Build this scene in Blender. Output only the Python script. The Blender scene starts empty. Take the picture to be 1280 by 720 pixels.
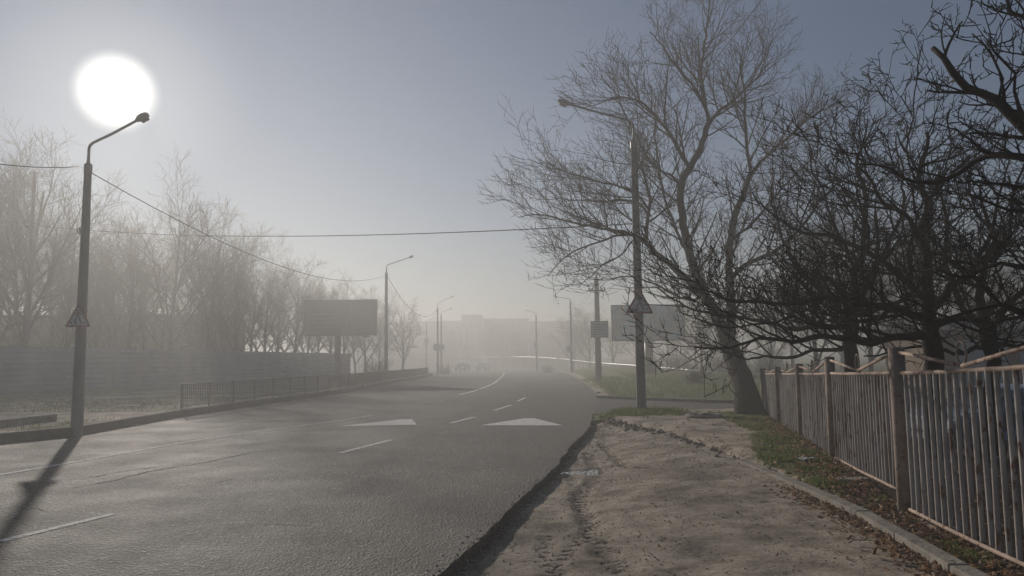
import bpy, bmesh, math, random
from mathutils import Vector, Matrix, noise
import numpy as np
SC = bpy.context.scene
COL = SC.collection
R = math.radians
F = 940.0
PITCH = math.atan(92/F); ROLL = -R(0.7)

# ------------------------------------------------------------------ camera
cd = bpy.data.cameras.new('camera'); cam = bpy.data.objects.new('camera', cd); COL.objects.link(cam)
cd.sensor_width = 36.0; cd.sensor_fit = 'HORIZONTAL'; cd.lens = F/1280*36
cd.clip_start = 0.05; cd.clip_end = 5000
CM = Matrix.Rotation(math.pi/2+PITCH, 3, 'X') @ Matrix.Rotation(ROLL, 3, 'Z')
cam.matrix_world = Matrix.Translation((0, 0, 1.6)) @ CM.to_4x4()
SC.camera = cam
EYE = Vector((0, 0, 1.6))
def ray(px, py): return CM @ Vector(((px-640)/F, -(py-360)/F, -1.0))
def G(px, py, z=0.0):
    d = ray(px, py); t = (z-1.6)/d.z; return EYE+d*t
def at(px, py, Y):
    d = ray(px, py); return EYE+d*(Y/d.y)

# ------------------------------------------------------------------ sun and sky
sund = ray(145, 115).normalized()
elev = math.asin(sund.z); az = math.atan2(sund.x, sund.y)     # az from +Y towards +X
sl = bpy.data.lights.new('sun', 'SUN'); so = bpy.data.objects.new('sun', sl); COL.objects.link(so)
sl.energy = 4.4; sl.angle = R(1.1); sl.color = (1.0, 0.91, 0.79)
vp = ray(158, 459.5); k_ = math.hypot(sund.x, sund.y)/math.hypot(vp.x, vp.y)      # azimuth read from the post's shadow
lampd = Vector((vp.x*k_, vp.y*k_, sund.z))
so.rotation_euler = lampd.to_track_quat('Z', 'Y').to_euler()
def proj(p):
    q = CM.transposed() @ (Vector(p)-EYE); return 640+F*q.x/-q.z, 360-F*q.y/-q.z
W = bpy.data.worlds.new('World'); SC.world = W; W.use_nodes = True
nt = W.node_tree; nt.nodes.clear()
sky = nt.nodes.new('ShaderNodeTexSky'); sky.sky_type = 'NISHITA'; sky.sun_disc = False
sky.sun_elevation = elev; sky.sun_rotation = az; sky.altitude = 200
sky.air_density = 1.0; sky.dust_density = 0.2; sky.ozone_density = 4.2
bg = nt.nodes.new('ShaderNodeBackground'); bg.inputs[1].default_value = 0.042
nt.links.new(sky.outputs[0], bg.inputs[0])
# the sun itself, seen bloated through thin cloud: a bright spot of the sky in the sun's own direction
tc = nt.nodes.new('ShaderNodeTexCoord')
dot = nt.nodes.new('ShaderNodeVectorMath'); dot.operation = 'DOT_PRODUCT'; dot.inputs[1].default_value = sund
nt.links.new(tc.outputs['Generated'], dot.inputs[0])
ac = nt.nodes.new('ShaderNodeMath'); ac.operation = 'ARCCOSINE'; nt.links.new(dot.outputs['Value'], ac.inputs[0])
def wmap(v, a, b, c, d, smooth=True):
    m = nt.nodes.new('ShaderNodeMapRange'); m.interpolation_type = 'SMOOTHSTEP' if smooth else 'LINEAR'
    m.inputs[1].default_value = a; m.inputs[2].default_value = b; m.inputs[3].default_value = c; m.inputs[4].default_value = d
    nt.links.new(v, m.inputs[0]); return m.outputs[0]
core = wmap(ac.outputs[0], R(0.3), R(2.9), 2.8, 0.0)
halo = wmap(ac.outputs[0], R(1.0), R(9.5), 0.19, 0.0)
halo2 = wmap(ac.outputs[0], 0.0, R(22), 0.0, 0.0)
add = nt.nodes.new('ShaderNodeMath'); nt.links.new(core, add.inputs[0]); nt.links.new(halo, add.inputs[1])
add2 = nt.nodes.new('ShaderNodeMath'); nt.links.new(add.outputs[0], add2.inputs[0]); nt.links.new(halo2, add2.inputs[1])
bg2 = nt.nodes.new('ShaderNodeBackground'); bg2.inputs[0].default_value = (1, .96, .84, 1)
nt.links.new(add2.outputs[0], bg2.inputs[1])
ash = nt.nodes.new('ShaderNodeAddShader'); nt.links.new(bg.outputs[0], ash.inputs[0]); nt.links.new(bg2.outputs[0], ash.inputs[1])
ow = nt.nodes.new('ShaderNodeOutputWorld'); nt.links.new(ash.outputs[0], ow.inputs[0])
vs = SC.view_settings; vs.view_transform = 'Standard'; vs.look = 'None'; vs.exposure = 0.08; vs.gamma = 1.0; vs.use_curve_mapping = False
cy = SC.cycles; cy.use_denoising = True
try: cy.denoiser = 'OPENIMAGEDENOISE'
except Exception: pass
cy.max_bounces = 6; cy.diffuse_bounces = 2; cy.glossy_bounces = 2; cy.volume_bounces = 2; cy.transparent_max_bounces = 12
cy.sample_clamp_indirect = 4.0

HAZE_D = 0.0084

# ------------------------------------------------------------------ helpers
def tag(o, label=None, cat=None, group=None, kind=None):
    if label: o['label'] = label
    if cat: o['category'] = cat
    if group: o['group'] = group
    if kind: o['kind'] = kind
    return o
def empty(name, loc=(0, 0, 0), rz=0, label=None, cat=None, group=None):
    o = bpy.data.objects.new(name, None); COL.objects.link(o); o.location = loc; o.rotation_euler = (0, 0, rz)
    o.empty_display_size = .2
    return tag(o, label, cat, group)
def mesh(name, v, f, m, parent=None, smooth=False, mats=None, fm=None):
    me = bpy.data.meshes.new(name)
    me.from_pydata([tuple(p) for p in v], [], f)
    for mm in (mats or [m]): me.materials.append(mm)
    if fm is not None: me.polygons.foreach_set('material_index', fm)
    if smooth: me.polygons.foreach_set('use_smooth', [True]*len(me.polygons))
    me.update()
    o = bpy.data.objects.new(name, me); COL.objects.link(o)
    if parent: o.parent = parent
    return o
def copy_tree(o, parent=None):
    c = o.copy(); COL.objects.link(c)
    if parent:
        c.parent = parent
    for ch in list(o.children): copy_tree(ch, c)
    return c
class MB:
    def __init__(s): s.v = []; s.f = []
    def box(s, c, size, rz=0, rot=None, taper=1.0):
        x, y, z = size[0]/2, size[1]/2, size[2]/2; b = len(s.v)
        M = rot if rot is not None else Matrix.Rotation(rz, 3, 'Z')
        for sx, sy, sz in ((-1,-1,-1),(1,-1,-1),(1,1,-1),(-1,1,-1),(-1,-1,1),(1,-1,1),(1,1,1),(-1,1,1)):
            k = taper if sz > 0 else 1
            s.v.append(Vector(c)+M @ Vector((sx*x*k, sy*y*k, sz*z)))
        for q in ((0,3,2,1),(4,5,6,7),(0,1,5,4),(1,2,6,5),(2,3,7,6),(3,0,4,7)): s.f.append(tuple(b+i for i in q))
        return s
    def tube(s, pts, rad, n=8, cap=True, flat=1.0, ph=0.0):
        pts = [Vector(p) for p in pts]
        if not hasattr(rad, '__len__'): rad = [rad]*len(pts)
        b = len(s.v); ref = None
        for i, p in enumerate(pts):
            d = (pts[min(i+1, len(pts)-1)]-pts[max(i-1, 0)])
            if d.length < 1e-9: d = Vector((0, 0, 1))
            d.normalize()
            if ref is None:
                ref = Vector((0, 1, 0)) if abs(d.y) < .9 else Vector((1, 0, 0))
            u = d.cross(ref); 
            if u.length < 1e-4: u = d.cross(Vector((1, 0, 0)))
            u.normalize(); w = d.cross(u).normalized(); ref = -w if False else ref
            for k in range(n):
                a = 2*math.pi*k/n+ph
                s.v.append(p+u*(math.cos(a)*rad[i])+w*(math.sin(a)*rad[i]*flat))
        for i in range(len(pts)-1):
            for k in range(n):
                a0 = b+i*n+k; a1 = b+i*n+(k+1) % n
                s.f.append((a0, a1, a1+n, a0+n))
        if cap:
            s.f.append(tuple(b+k for k in reversed(range(n)))); e = b+(len(pts)-1)*n
            s.f.append(tuple(e+k for k in range(n)))
        return s
    def poly(s, pts):
        b = len(s.v); s.v += [Vector(p) for p in pts]; s.f.append(tuple(range(b, b+len(pts)))); return s
    def prism(s, pts, d):
        "closed outline pts extruded along vector d"
        b = len(s.v); n = len(pts); d = Vector(d)
        s.v += [Vector(p) for p in pts]+[Vector(p)+d for p in pts]
        s.f.append(tuple(range(b+n-1, b-1, -1))); s.f.append(tuple(range(b+n, b+2*n)))
        for i in range(n): j = (i+1) % n; s.f.append((b+i, b+j, b+n+j, b+n+i))
        return s
    def build(s, name, m, parent=None, smooth=False): return mesh(name, s.v, s.f, m, parent, smooth)
def bevel(o, w=.01, seg=2):
    b = o.modifiers.new('b', 'BEVEL'); b.width = w; b.segments = seg; b.limit_method = 'ANGLE'; return o

def mat(name, col, rough=.8, col2=None, scale=4.0, detail=6, bump=0.0, bscale=None, metal=0.0, spec=.3, stretch=None, lo=.35, hi=.65, col3=None, s3=20, t3=.62, bdist=.02, coord='Object', subs=0):
    m = bpy.data.materials.new(name); m.use_nodes = True; n = m.node_tree; bs = n.nodes['Principled BSDF']
    bs.inputs['Base Color'].default_value = (*col, 1); bs.inputs['Roughness'].default_value = rough
    bs.inputs['Metallic'].default_value = metal; bs.inputs['Specular IOR Level'].default_value = spec
    t = n.nodes.new('ShaderNodeTexCoord'); vec = t.outputs[coord]
    if stretch:
        mp = n.nodes.new('ShaderNodeMapping'); mp.inputs['Scale'].default_value = stretch; n.links.new(vec, mp.inputs[0]); vec = mp.outputs[0]
    out = None
    def nz(sc, de=detail):
        q = n.nodes.new('ShaderNodeTexNoise'); q.inputs['Scale'].default_value = sc; q.inputs['Detail'].default_value = de
        q.inputs['Roughness'].default_value = .6; n.links.new(vec, q.inputs['Vector']); return q.outputs['Fac']
    def rng(v, a, b):
        q = n.nodes.new('ShaderNodeMapRange'); q.inputs[1].default_value = a; q.inputs[2].default_value = b; n.links.new(v, q.inputs[0]); return q.outputs[0]
    def mix(f, a, b):
        q = n.nodes.new('ShaderNodeMix'); q.data_type = 'RGBA'; n.links.new(f, q.inputs[0])
        for i, c in ((6, a), (7, b)):
            if isinstance(c, tuple): q.inputs[i].default_value = (*c, 1)
            else: n.links.new(c, q.inputs[i])
        return q.outputs[2]
    if col2: out = mix(rng(nz(scale), lo, hi), tuple(col), tuple(col2))
    if col3: out = mix(rng(nz(s3), t3, t3+.06), out if out else tuple(col), tuple(col3))
    if out: n.links.new(out, bs.inputs['Base Color'])
    if bump:
        bp = n.nodes.new('ShaderNodeBump'); bp.inputs['Strength'].default_value = bump; bp.inputs['Distance'].default_value = bdist
        n.links.new(nz(bscale or scale*5, 8), bp.inputs['Height']); n.links.new(bp.outputs[0], bs.inputs['Normal'])
    m['x'] = 1
    return m

M = {}
M['concrete'] = mat('concrete', (.20, .19, .18), .9, (.30, .285, .27), 3, bump=.5, bscale=30)
M['pole_concrete'] = mat('pole_concrete', (.17, .155, .15), .95, (.26, .24, .23), 2.5, bump=.6, bscale=25, stretch=(1, 1, .4))
M['kerb'] = mat('kerb_concrete', (.20, .18, .155), .95, (.31, .28, .24), 5, bump=.8, bscale=30, col3=(.09, .07, .055), s3=7)
M['steel'] = mat('painted_steel', (.22, .22, .23), .55, (.30, .29, .28), 6, metal=.3)
M['dark_steel'] = mat('dark_steel', (.06, .065, .07), .5, (.10, .095, .09), 8, metal=.2)
M['lamp_body'] = mat('lamp_housing', (.40, .36, .33), .5, (.48, .44, .41), 8)
M['lamp_glass'] = mat('lamp_glass', (.45, .43, .40), .25)
M['wire'] = mat('wire_rubber', (.03, .03, .03), .6)
M['rail_green'] = mat('railing_paint', (.055, .075, .065), .6, (.09, .10, .085), 4)
M['fence_bar'] = mat('fence_bar_paint', (.44, .41, .39), .6, (.25, .215, .195), 3, col3=(.15, .08, .05), s3=9, t3=.58, stretch=(1, 1, .45), bump=.3, bscale=60, bdist=.004)
M['fence_pink'] = mat('fence_rail_paint', (.42, .31, .25), .75, (.27, .20, .16), 4, col3=(.12, .05, .03), s3=14, t3=.57, bump=.6, bscale=60, bdist=.005)
M['fence_post'] = mat('fence_post_paint', (.35, .275, .235), .85, (.20, .155, .13), 3, detail=10, col3=(.16, .10, .08), s3=16, t3=.57, bump=.8, bscale=40, bdist=.006)
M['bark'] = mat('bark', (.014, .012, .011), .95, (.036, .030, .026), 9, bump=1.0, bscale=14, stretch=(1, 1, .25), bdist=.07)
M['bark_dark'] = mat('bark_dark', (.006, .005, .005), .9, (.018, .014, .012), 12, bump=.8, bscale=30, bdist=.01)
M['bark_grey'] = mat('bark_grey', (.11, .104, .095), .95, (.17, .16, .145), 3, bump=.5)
M['corrugated'] = mat('corrugated_sheet', (.21, .27, .34), .55, (.27, .32, .38), 1.2, metal=.2, col3=(.18, .14, .12), s3=2.5, t3=.64)
M['wall_plain'] = mat('rendered_wall', (.24, .22, .20), .95, (.32, .30, .27), 1.5)
M['roof_sheet'] = mat('roof_sheet', (.12, .11, .10), .8, (.18, .16, .15), 2)
M['window'] = mat('window_glass', (.04, .05, .06), .1, spec=.6)
M['block'] = mat('block_wall', (.15, .14, .135), .95, (.21, .195, .19), .4)
M['barrier'] = mat('white_barrier', (.5, .5, .5), .3, (.4, .4, .4), 5, spec=.6)
M['board_left'] = mat('hoarding_print', (.10, .085, .10), .6, (.13, .13, .17), .5)
M['board_right'] = mat('hoarding_print_blue', (.66, .76, .84), .6, (.66, .56, .46), .7, detail=4, lo=.44, hi=.56, col3=(.22, .40, .58), s3=1.6, t3=.54)
M['board_text'] = mat('hoarding_text', (.165, .16, .18), .6)
M['plate'] = mat('plate_paint', (.42, .43, .45), .5, (.50, .51, .53), 3)
M['sign_white'] = mat('sign_white', (.62, .62, .66), .5, (.5, .5, .54), 6)
M['sign_red'] = mat('sign_red', (.22, .05, .06), .5)
M['sign_black'] = mat('sign_black', (.02, .02, .02), .6)
M['sign_back'] = mat('sign_back', (.2, .2, .2), .6)
M['car_silver'] = mat('car_silver', (.17, .20, .25), .22, metal=.5, spec=.5)
M['car_white'] = mat('car_white', (.7, .7, .7), .25, spec=.5)
M['car_dark'] = mat('car_dark', (.05, .06, .08), .2, spec=.6)
M['tyre'] = mat('tyre_rubber', (.02, .02, .02), .9)
M['rim'] = mat('wheel_rim', (.4, .4, .42), .35, metal=.8)
M['headlight'] = mat('headlight_glass', (.7, .7, .7), .1, spec=.8)
M['taillight'] = mat('taillight_glass', (.35, .02, .02), .2, spec=.6)
M['chrome'] = mat('plate_white', (.6, .6, .6), .4)
M['plank'] = mat('pale_plank', (.62, .58, .5), .6, (.5, .45, .38), 8)
M['stone'] = mat('rubble_stone', (.17, .145, .12), .95, (.32, .28, .235), 6, bump=.6, bscale=30)
M['shrub'] = mat('shrub_twigs', (.05, .045, .03), .9, (.08, .075, .045), 3)
M['water'] = mat('puddle_water', (.05, .045, .04), .04, spec=.6)
M['iron'] = mat('cast_iron', (.035, .03, .028), .7, (.06, .05, .045), 20, bump=.4)
M['bag'] = mat('white_film', (.75, .75, .77), .35)
M['insulator'] = mat('porcelain', (.3, .22, .18), .3)

def leafmat(name, cols, rough=.7, trans=True):
    m = bpy.data.materials.new(name); m.use_nodes = True; n = m.node_tree; bs = n.nodes['Principled BSDF']
    g = n.nodes.new('ShaderNodeNewGeometry'); cr = n.nodes.new('ShaderNodeValToRGB')
    cr.color_ramp.elements[0].color = (*cols[0], 1); cr.color_ramp.elements[1].color = (*cols[-1], 1)
    for i, c in enumerate(cols[1:-1]):
        e = cr.color_ramp.elements.new((i+1)/(len(cols)-1)); e.color = (*c, 1)
    n.links.new(g.outputs['Random Per Island'], cr.inputs[0]); n.links.new(cr.outputs[0], bs.inputs['Base Color'])
    bs.inputs['Roughness'].default_value = rough; bs.inputs['Specular IOR Level'].default_value = .2
    if trans:
        tr = n.nodes.new('ShaderNodeBsdfTranslucent'); n.links.new(cr.outputs[0], tr.inputs[0])
        mx = n.nodes.new('ShaderNodeMixShader'); mx.inputs[0].default_value = .35
        n.links.new(bs.outputs[0], mx.inputs[1]); n.links.new(tr.outputs[0], mx.inputs[2]); n.links.new(mx.outputs[0], n.nodes['Material Output'].inputs[0])
    return m
M['grass'] = leafmat('grass_blades', [(.05, .095, .018), (.10, .155, .035), (.16, .20, .06), (.28, .25, .12)])
M['leaves'] = leafmat('dead_leaves', [(.08, .045, .03), (.22, .12, .07), (.36, .22, .12), (.12, .08, .06), (.55, .42, .32)])

def asphalt():
    m = bpy.data.materials.new('asphalt'); m.use_nodes = True; n = m.node_tree; L = n.links; bs = n.nodes['Principled BSDF']
    t = n.nodes.new('ShaderNodeTexCoord'); v = t.outputs['Object']
    def nz(sc, de=5, ro=.6, vec=None):
        q = n.nodes.new('ShaderNodeTexNoise'); q.inputs['Scale'].default_value = sc; q.inputs['Detail'].default_value = de; q.inputs['Roughness'].default_value = ro
        L.new(vec or v, q.inputs['Vector']); return q.outputs['Fac']
    def ramp(x, *st):
        q = n.nodes.new('ShaderNodeValToRGB'); e = q.color_ramp.elements
        e[0].position, e[0].color = st[0][0], (*st[0][1], 1); e[1].position, e[1].color = st[-1][0], (*st[-1][1], 1)
        for s_ in st[1:-1]: k = e.new(s_[0]); k.color = (*s_[1], 1)
        L.new(x, q.inputs[0]); return q.outputs[0]
    def mixc(f, a, b, mode='MIX'):
        q = n.nodes.new('ShaderNodeMix'); q.data_type = 'RGBA'; q.blend_type = mode
        if isinstance(f, float): q.inputs[0].default_value = f
        else: L.new(f, q.inputs[0])
        for i, c in ((6, a), (7, b)):
            if isinstance(c, tuple): q.inputs[i].default_value = (*c, 1)
            else: L.new(c, q.inputs[i])
        return q.outputs[2]
    # chips of aggregate
    vo = n.nodes.new('ShaderNodeTexVoronoi'); vo.inputs['Scale'].default_value = 42; L.new(v, vo.inputs['Vector'])
    chips = ramp(vo.outputs['Color'], (0, (.006, .006, .008)), (.45, (.019, .019, .022)), (.72, (.055, .053, .055)), (.86, (.12, .115, .11)), (1, (.60, .56, .50)))
    big = ramp(nz(.35, 4), (.35, (.72, .72, .75)), (.65, (1.15, 1.1, 1.05)))
    c = mixc(1.0, chips, big, 'MULTIPLY')
    mp = n.nodes.new('ShaderNodeMapping'); mp.inputs['Rotation'].default_value = (0, 0, R(12)); mp.inputs['Scale'].default_value = (1.6, .06, 1); L.new(v, mp.inputs[0])
    st = ramp(nz(1.0, 4, .6, mp.outputs[0]), (.35, (.80, .80, .82)), (.65, (1.12, 1.10, 1.08)))
    c = mixc(1.0, c, st, 'MULTIPLY')
    at_ = n.nodes.new('ShaderNodeAttribute'); at_.attribute_name = 'dust'
    c = mixc(at_.outputs['Fac'], c, mixc(.55, c, (.12, .098, .082)))
    L.new(c, bs.inputs['Base Color'])
    rr = ramp(nz(.8, 5), (.3, (.74,)*3), (.7, (.86,)*3)); L.new(rr, bs.inputs['Roughness'])
    bs.inputs['Specular IOR Level'].default_value = .48
    b1 = n.nodes.new('ShaderNodeBump'); b1.inputs['Strength'].default_value = 1.0; b1.inputs['Distance'].default_value = .014; L.new(vo.outputs['Distance'], b1.inputs['Height'])
    b2 = n.nodes.new('ShaderNodeBump'); b2.inputs['Strength'].default_value = .8; b2.inputs['Distance'].default_value = .02; L.new(nz(9, 8, .7), b2.inputs['Height']); L.new(b1.outputs[0], b2.inputs['Normal'])
    L.new(b2.outputs[0], bs.inputs['Normal'])
    return m
M['asphalt'] = asphalt()

def paint(name, thr, col=(.78, .76, .72)):
    m = bpy.data.materials.new(name); m.use_nodes = True; n = m.node_tree; L = n.links; bs = n.nodes['Principled BSDF']
    bs.inputs['Base Color'].default_value = (*col, 1); bs.inputs['Roughness'].default_value = .9; bs.inputs['Specular IOR Level'].default_value = .1
    t = n.nodes.new('ShaderNodeTexCoord')
    q = n.nodes.new('ShaderNodeTexNoise'); q.inputs['Scale'].default_value = 14; q.inputs['Detail'].default_value = 9; q.inputs['Roughness'].default_value = .75; L.new(t.outputs['Object'], q.inputs['Vector'])
    r_ = n.nodes.new('ShaderNodeMapRange'); r_.inputs[1].default_value = thr; r_.inputs[2].default_value = thr+.08; L.new(q.outputs['Fac'], r_.inputs[0])
    tr = n.nodes.new('ShaderNodeBsdfTransparent'); mx = n.nodes.new('ShaderNodeMixShader')
    L.new(r_.outputs[0], mx.inputs[0]); L.new(tr.outputs[0], mx.inputs[1]); L.new(bs.outputs[0], mx.inputs[2])
    L.new(mx.outputs[0], n.nodes['Material Output'].inputs[0]); return m
M['paint'] = paint('road_paint', .40); M['paint_worn'] = paint('worn_road_paint', .50, (.45, .43, .40)); M['paint_faint'] = paint('faint_road_paint', .55, (.36, .35, .33))
M['paint_bright'] = paint('fresh_road_paint', .38, (.72, .70, .68))

def ground_mat(name, kind):
    m = bpy.data.materials.new(name); m.use_nodes = True; n = m.node_tree; L = n.links; bs = n.nodes['Principled BSDF']
    bs.inputs['Roughness'].default_value = .95; bs.inputs['Specular IOR Level'].default_value = .15
    t = n.nodes.new('ShaderNodeTexCoord'); v = t.outputs['Object']
    def nz(sc, de=6, ro=.6):
        q = n.nodes.new('ShaderNodeTexNoise'); q.inputs['Scale'].default_value = sc; q.inputs['Detail'].default_value = de; q.inputs['Roughness'].default_value = ro; L.new(v, q.inputs['Vector']); return q.outputs['Fac']
    def ramp(x, *st):
        q = n.nodes.new('ShaderNodeValToRGB'); e = q.color_ramp.elements
        e[0].position, e[0].color = st[0][0], (*st[0][1], 1); e[1].position, e[1].color = st[-1][0], (*st[-1][1], 1)
        for s_ in st[1:-1]: k = e.new(s_[0]); k.color = (*s_[1], 1)
        L.new(x, q.inputs[0]); return q.outputs[0]
    def mixc(f, a, b):
        q = n.nodes.new('ShaderNodeMix'); q.data_type = 'RGBA'; L.new(f, q.inputs[0]); L.new(a, q.inputs[6]); L.new(b, q.inputs[7]); return q.outputs[2]
    a = n.nodes.new('ShaderNodeAttribute'); a.attribute_name = 'cover'
    sp = n.nodes.new('ShaderNodeSeparateColor'); L.new(a.outputs['Color'], sp.inputs[0])
    def mask(ch, sc=3.0, k=1.0):
        ad = n.nodes.new('ShaderNodeMath'); ad.operation = 'ADD'; L.new(sp.outputs[ch], ad.inputs[0]); L.new(nz(sc, 7, .7), ad.inputs[1])
        q = n.nodes.new('ShaderNodeMapRange'); q.inputs[1].default_value = .93; q.inputs[2].default_value = 1.1; L.new(ad.outputs[0], q.inputs[0]); return q.outputs[0]
    dirt = ramp(nz(2.2, 9, .65), (.3, (.13, .108, .09)), (.45, (.27, .232, .192)), (.55, (.35, .302, .252)), (.7, (.44, .385, .325)))
    blt = ramp(nz(.7, 6, .6), (.36, (.74, .73, .71)), (.52, (1.2, 1.19, 1.17))); qb = n.nodes.new('ShaderNodeMix'); qb.data_type = 'RGBA'; qb.blend_type = 'MULTIPLY'; qb.inputs[0].default_value = 1; L.new(dirt, qb.inputs[6]); L.new(blt, qb.inputs[7]); dirt = qb.outputs[2]
    spk = ramp(nz(34, 8, .8), (.36, (.35, .33, .31)), (.46, (1, 1, 1))); q_ = n.nodes.new('ShaderNodeMix'); q_.data_type = 'RGBA'; q_.blend_type = 'MULTIPLY'; q_.inputs[0].default_value = .9; L.new(dirt, q_.inputs[6]); L.new(spk, q_.inputs[7]); dirt = q_.outputs[2]
    grass = ramp(nz(6, 9, .7), (.3, (.045, .058, .018)), (.5, (.095, .112, .038)), (.68, (.18, .17, .075)))
    leaf = ramp(nz(28, 6, .8), (.35, (.03, .02, .016)), (.5, (.07, .045, .03)), (.7, (.16, .10, .065)))
    damp_shade = ramp(nz(9, 8), (.3, (.03, .024, .021)), (.7, (.065, .05, .043)))  # damp soil colour, also used for the shadow painted along the asphalt edge
    c = mixc(mask('Red'), dirt, grass); c = mixc(mask('Green', 5), c, leaf); c = mixc(mask('Blue', 16), c, damp_shade)
    L.new(c, bs.inputs['Base Color'])
    b1 = n.nodes.new('ShaderNodeBump'); b1.inputs['Strength'].default_value = .9; b1.inputs['Distance'].default_value = .03; L.new(nz(14, 10, .7), b1.inputs['Height'])
    b2 = n.nodes.new('ShaderNodeBump'); b2.inputs['Strength'].default_value = .8; b2.inputs['Distance'].default_value = .01; L.new(nz(70, 4, .7), b2.inputs['Height']); L.new(b1.outputs[0], b2.inputs['Normal'])
    L.new(b2.outputs[0], bs.inputs['Normal']); return m
M['ground'] = ground_mat('earth_and_grass', 0)

# ------------------------------------------------------------------ plan of the place
def gl(pts, z=0): return [tuple(G(a, b, z)[:2]) for a, b in pts]
nearR = gl([(545, 720), (575, 697), (600, 674), (620, 654), (640, 633), (665, 610), (690, 588), (703, 572), (714, 557), (735, 536)])
farR = gl([(747, 497), (742, 488), (730, 478), (716, 470)])
d0 = Vector(nearR[0])-Vector(nearR[3]); d0.normalize()
edgeR = [tuple(Vector(nearR[0])+d0*8), tuple(Vector(nearR[0])+d0*3)]+nearR+[(2.55, 24.0), (3.3, 29.0)]+farR+[(6.9, 100), (5.6, 125), (1.5, 150), (-8, 175), (-24, 196), (-50, 213), (-90, 225)]
nearL = gl([(0, 554), (95, 544.5), (225, 521), (350, 502.5), (450, 487.5)])
edgeL = [(nearL[0][0]+.1, -4)]+nearL+[(-9.6, 62), (-9.7, 80), (-10.6, 98), (-13.5, 120), (-21, 140), (-34, 156), (-54, 168), (-90, 178)]
print('edgeR', [tuple(round(c, 2) for c in p) for p in edgeR]); print('edgeL', [tuple(round(c, 2) for c in p) for p in edgeL])
def resample(pl, step):
    pl = [Vector(p) for p in pl]; out = [pl[0].copy()]
    # Catmull-Rom
    P = [pl[0]*2-pl[1]]+pl+[pl[-1]*2-pl[-2]]
    for i in range(1, len(P)-2):
        n = max(1, int((P[i+1]-P[i]).length/step))
        for k in range(1, n+1):
            t = k/n; a, b, c, d = P[i-1], P[i], P[i+1], P[i+2]
            out.append(.5*((2*b)+(c-a)*t+(2*a-5*b+4*c-d)*t*t+(3*b-a-3*c+d)*t**3))
    return out
def seglen(pl): return sum((pl[i+1]-pl[i]).length for i in range(len(pl)-1))
def along(pl, n):
    pl = [Vector(p) for p in pl]; L = seglen(pl); out = []; i = 0; acc = 0
    for k in range(n):
        s = L*k/(n-1)
        while i < len(pl)-2 and acc+(pl[i+1]-pl[i]).length < s: acc += (pl[i+1]-pl[i]).length; i += 1
        l = (pl[i+1]-pl[i]).length; out.append(pl[i].lerp(pl[i+1], min(1, (s-acc)/l)))
    return out
def xat(pl, y):
    "x of a y-monotonic polyline"
    for i in range(len(pl)-1):
        if pl[i][1] <= y <= pl[i+1][1]:
            t = (y-pl[i][1])/(pl[i+1][1]-pl[i][1]); return pl[i][0]*(1-t)+pl[i+1][0]*t
    return pl[0][0] if y < pl[0][1] else pl[-1][0]
kerbK = [(3.0, 1.5), (3.12, 3.5)]+gl([(1200, 722), (1080, 650), (1000, 613), (925, 581)])+gl([(880, 563), (830, 545), (790, 535), (758, 526)])
kerbK_y = [p for p in kerbK]
SIDE_N = gl([(752, 517), (800, 514.5), (860, 514.5), (915, 513)]); SIDE_F = gl([(747, 497.5), (800, 500), (860, 502), (920, 504)])
def ext(a, b, d): v = (Vector(b)-Vector(a)).normalized(); return tuple(Vector(b)+v*d)
SIDE_N.append((40, SIDE_N[-1][1]+.5)); SIDE_F.append((42, SIDE_F[-1][1]+.3))
print('kerbK', kerbK); print('side', SIDE_N, SIDE_F)
def side_band(x):
    def yat(pl):
        for i in range(len(pl)-1):
            if pl[i][0] <= x <= pl[i+1][0]: t = (x-pl[i][0])/(pl[i+1][0]-pl[i][0]); return pl[i][1]*(1-t)+pl[i+1][1]*t
        return pl[0][1] if x < pl[0][0] else pl[-1][1]
    return yat(SIDE_N), yat(SIDE_F)
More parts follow.
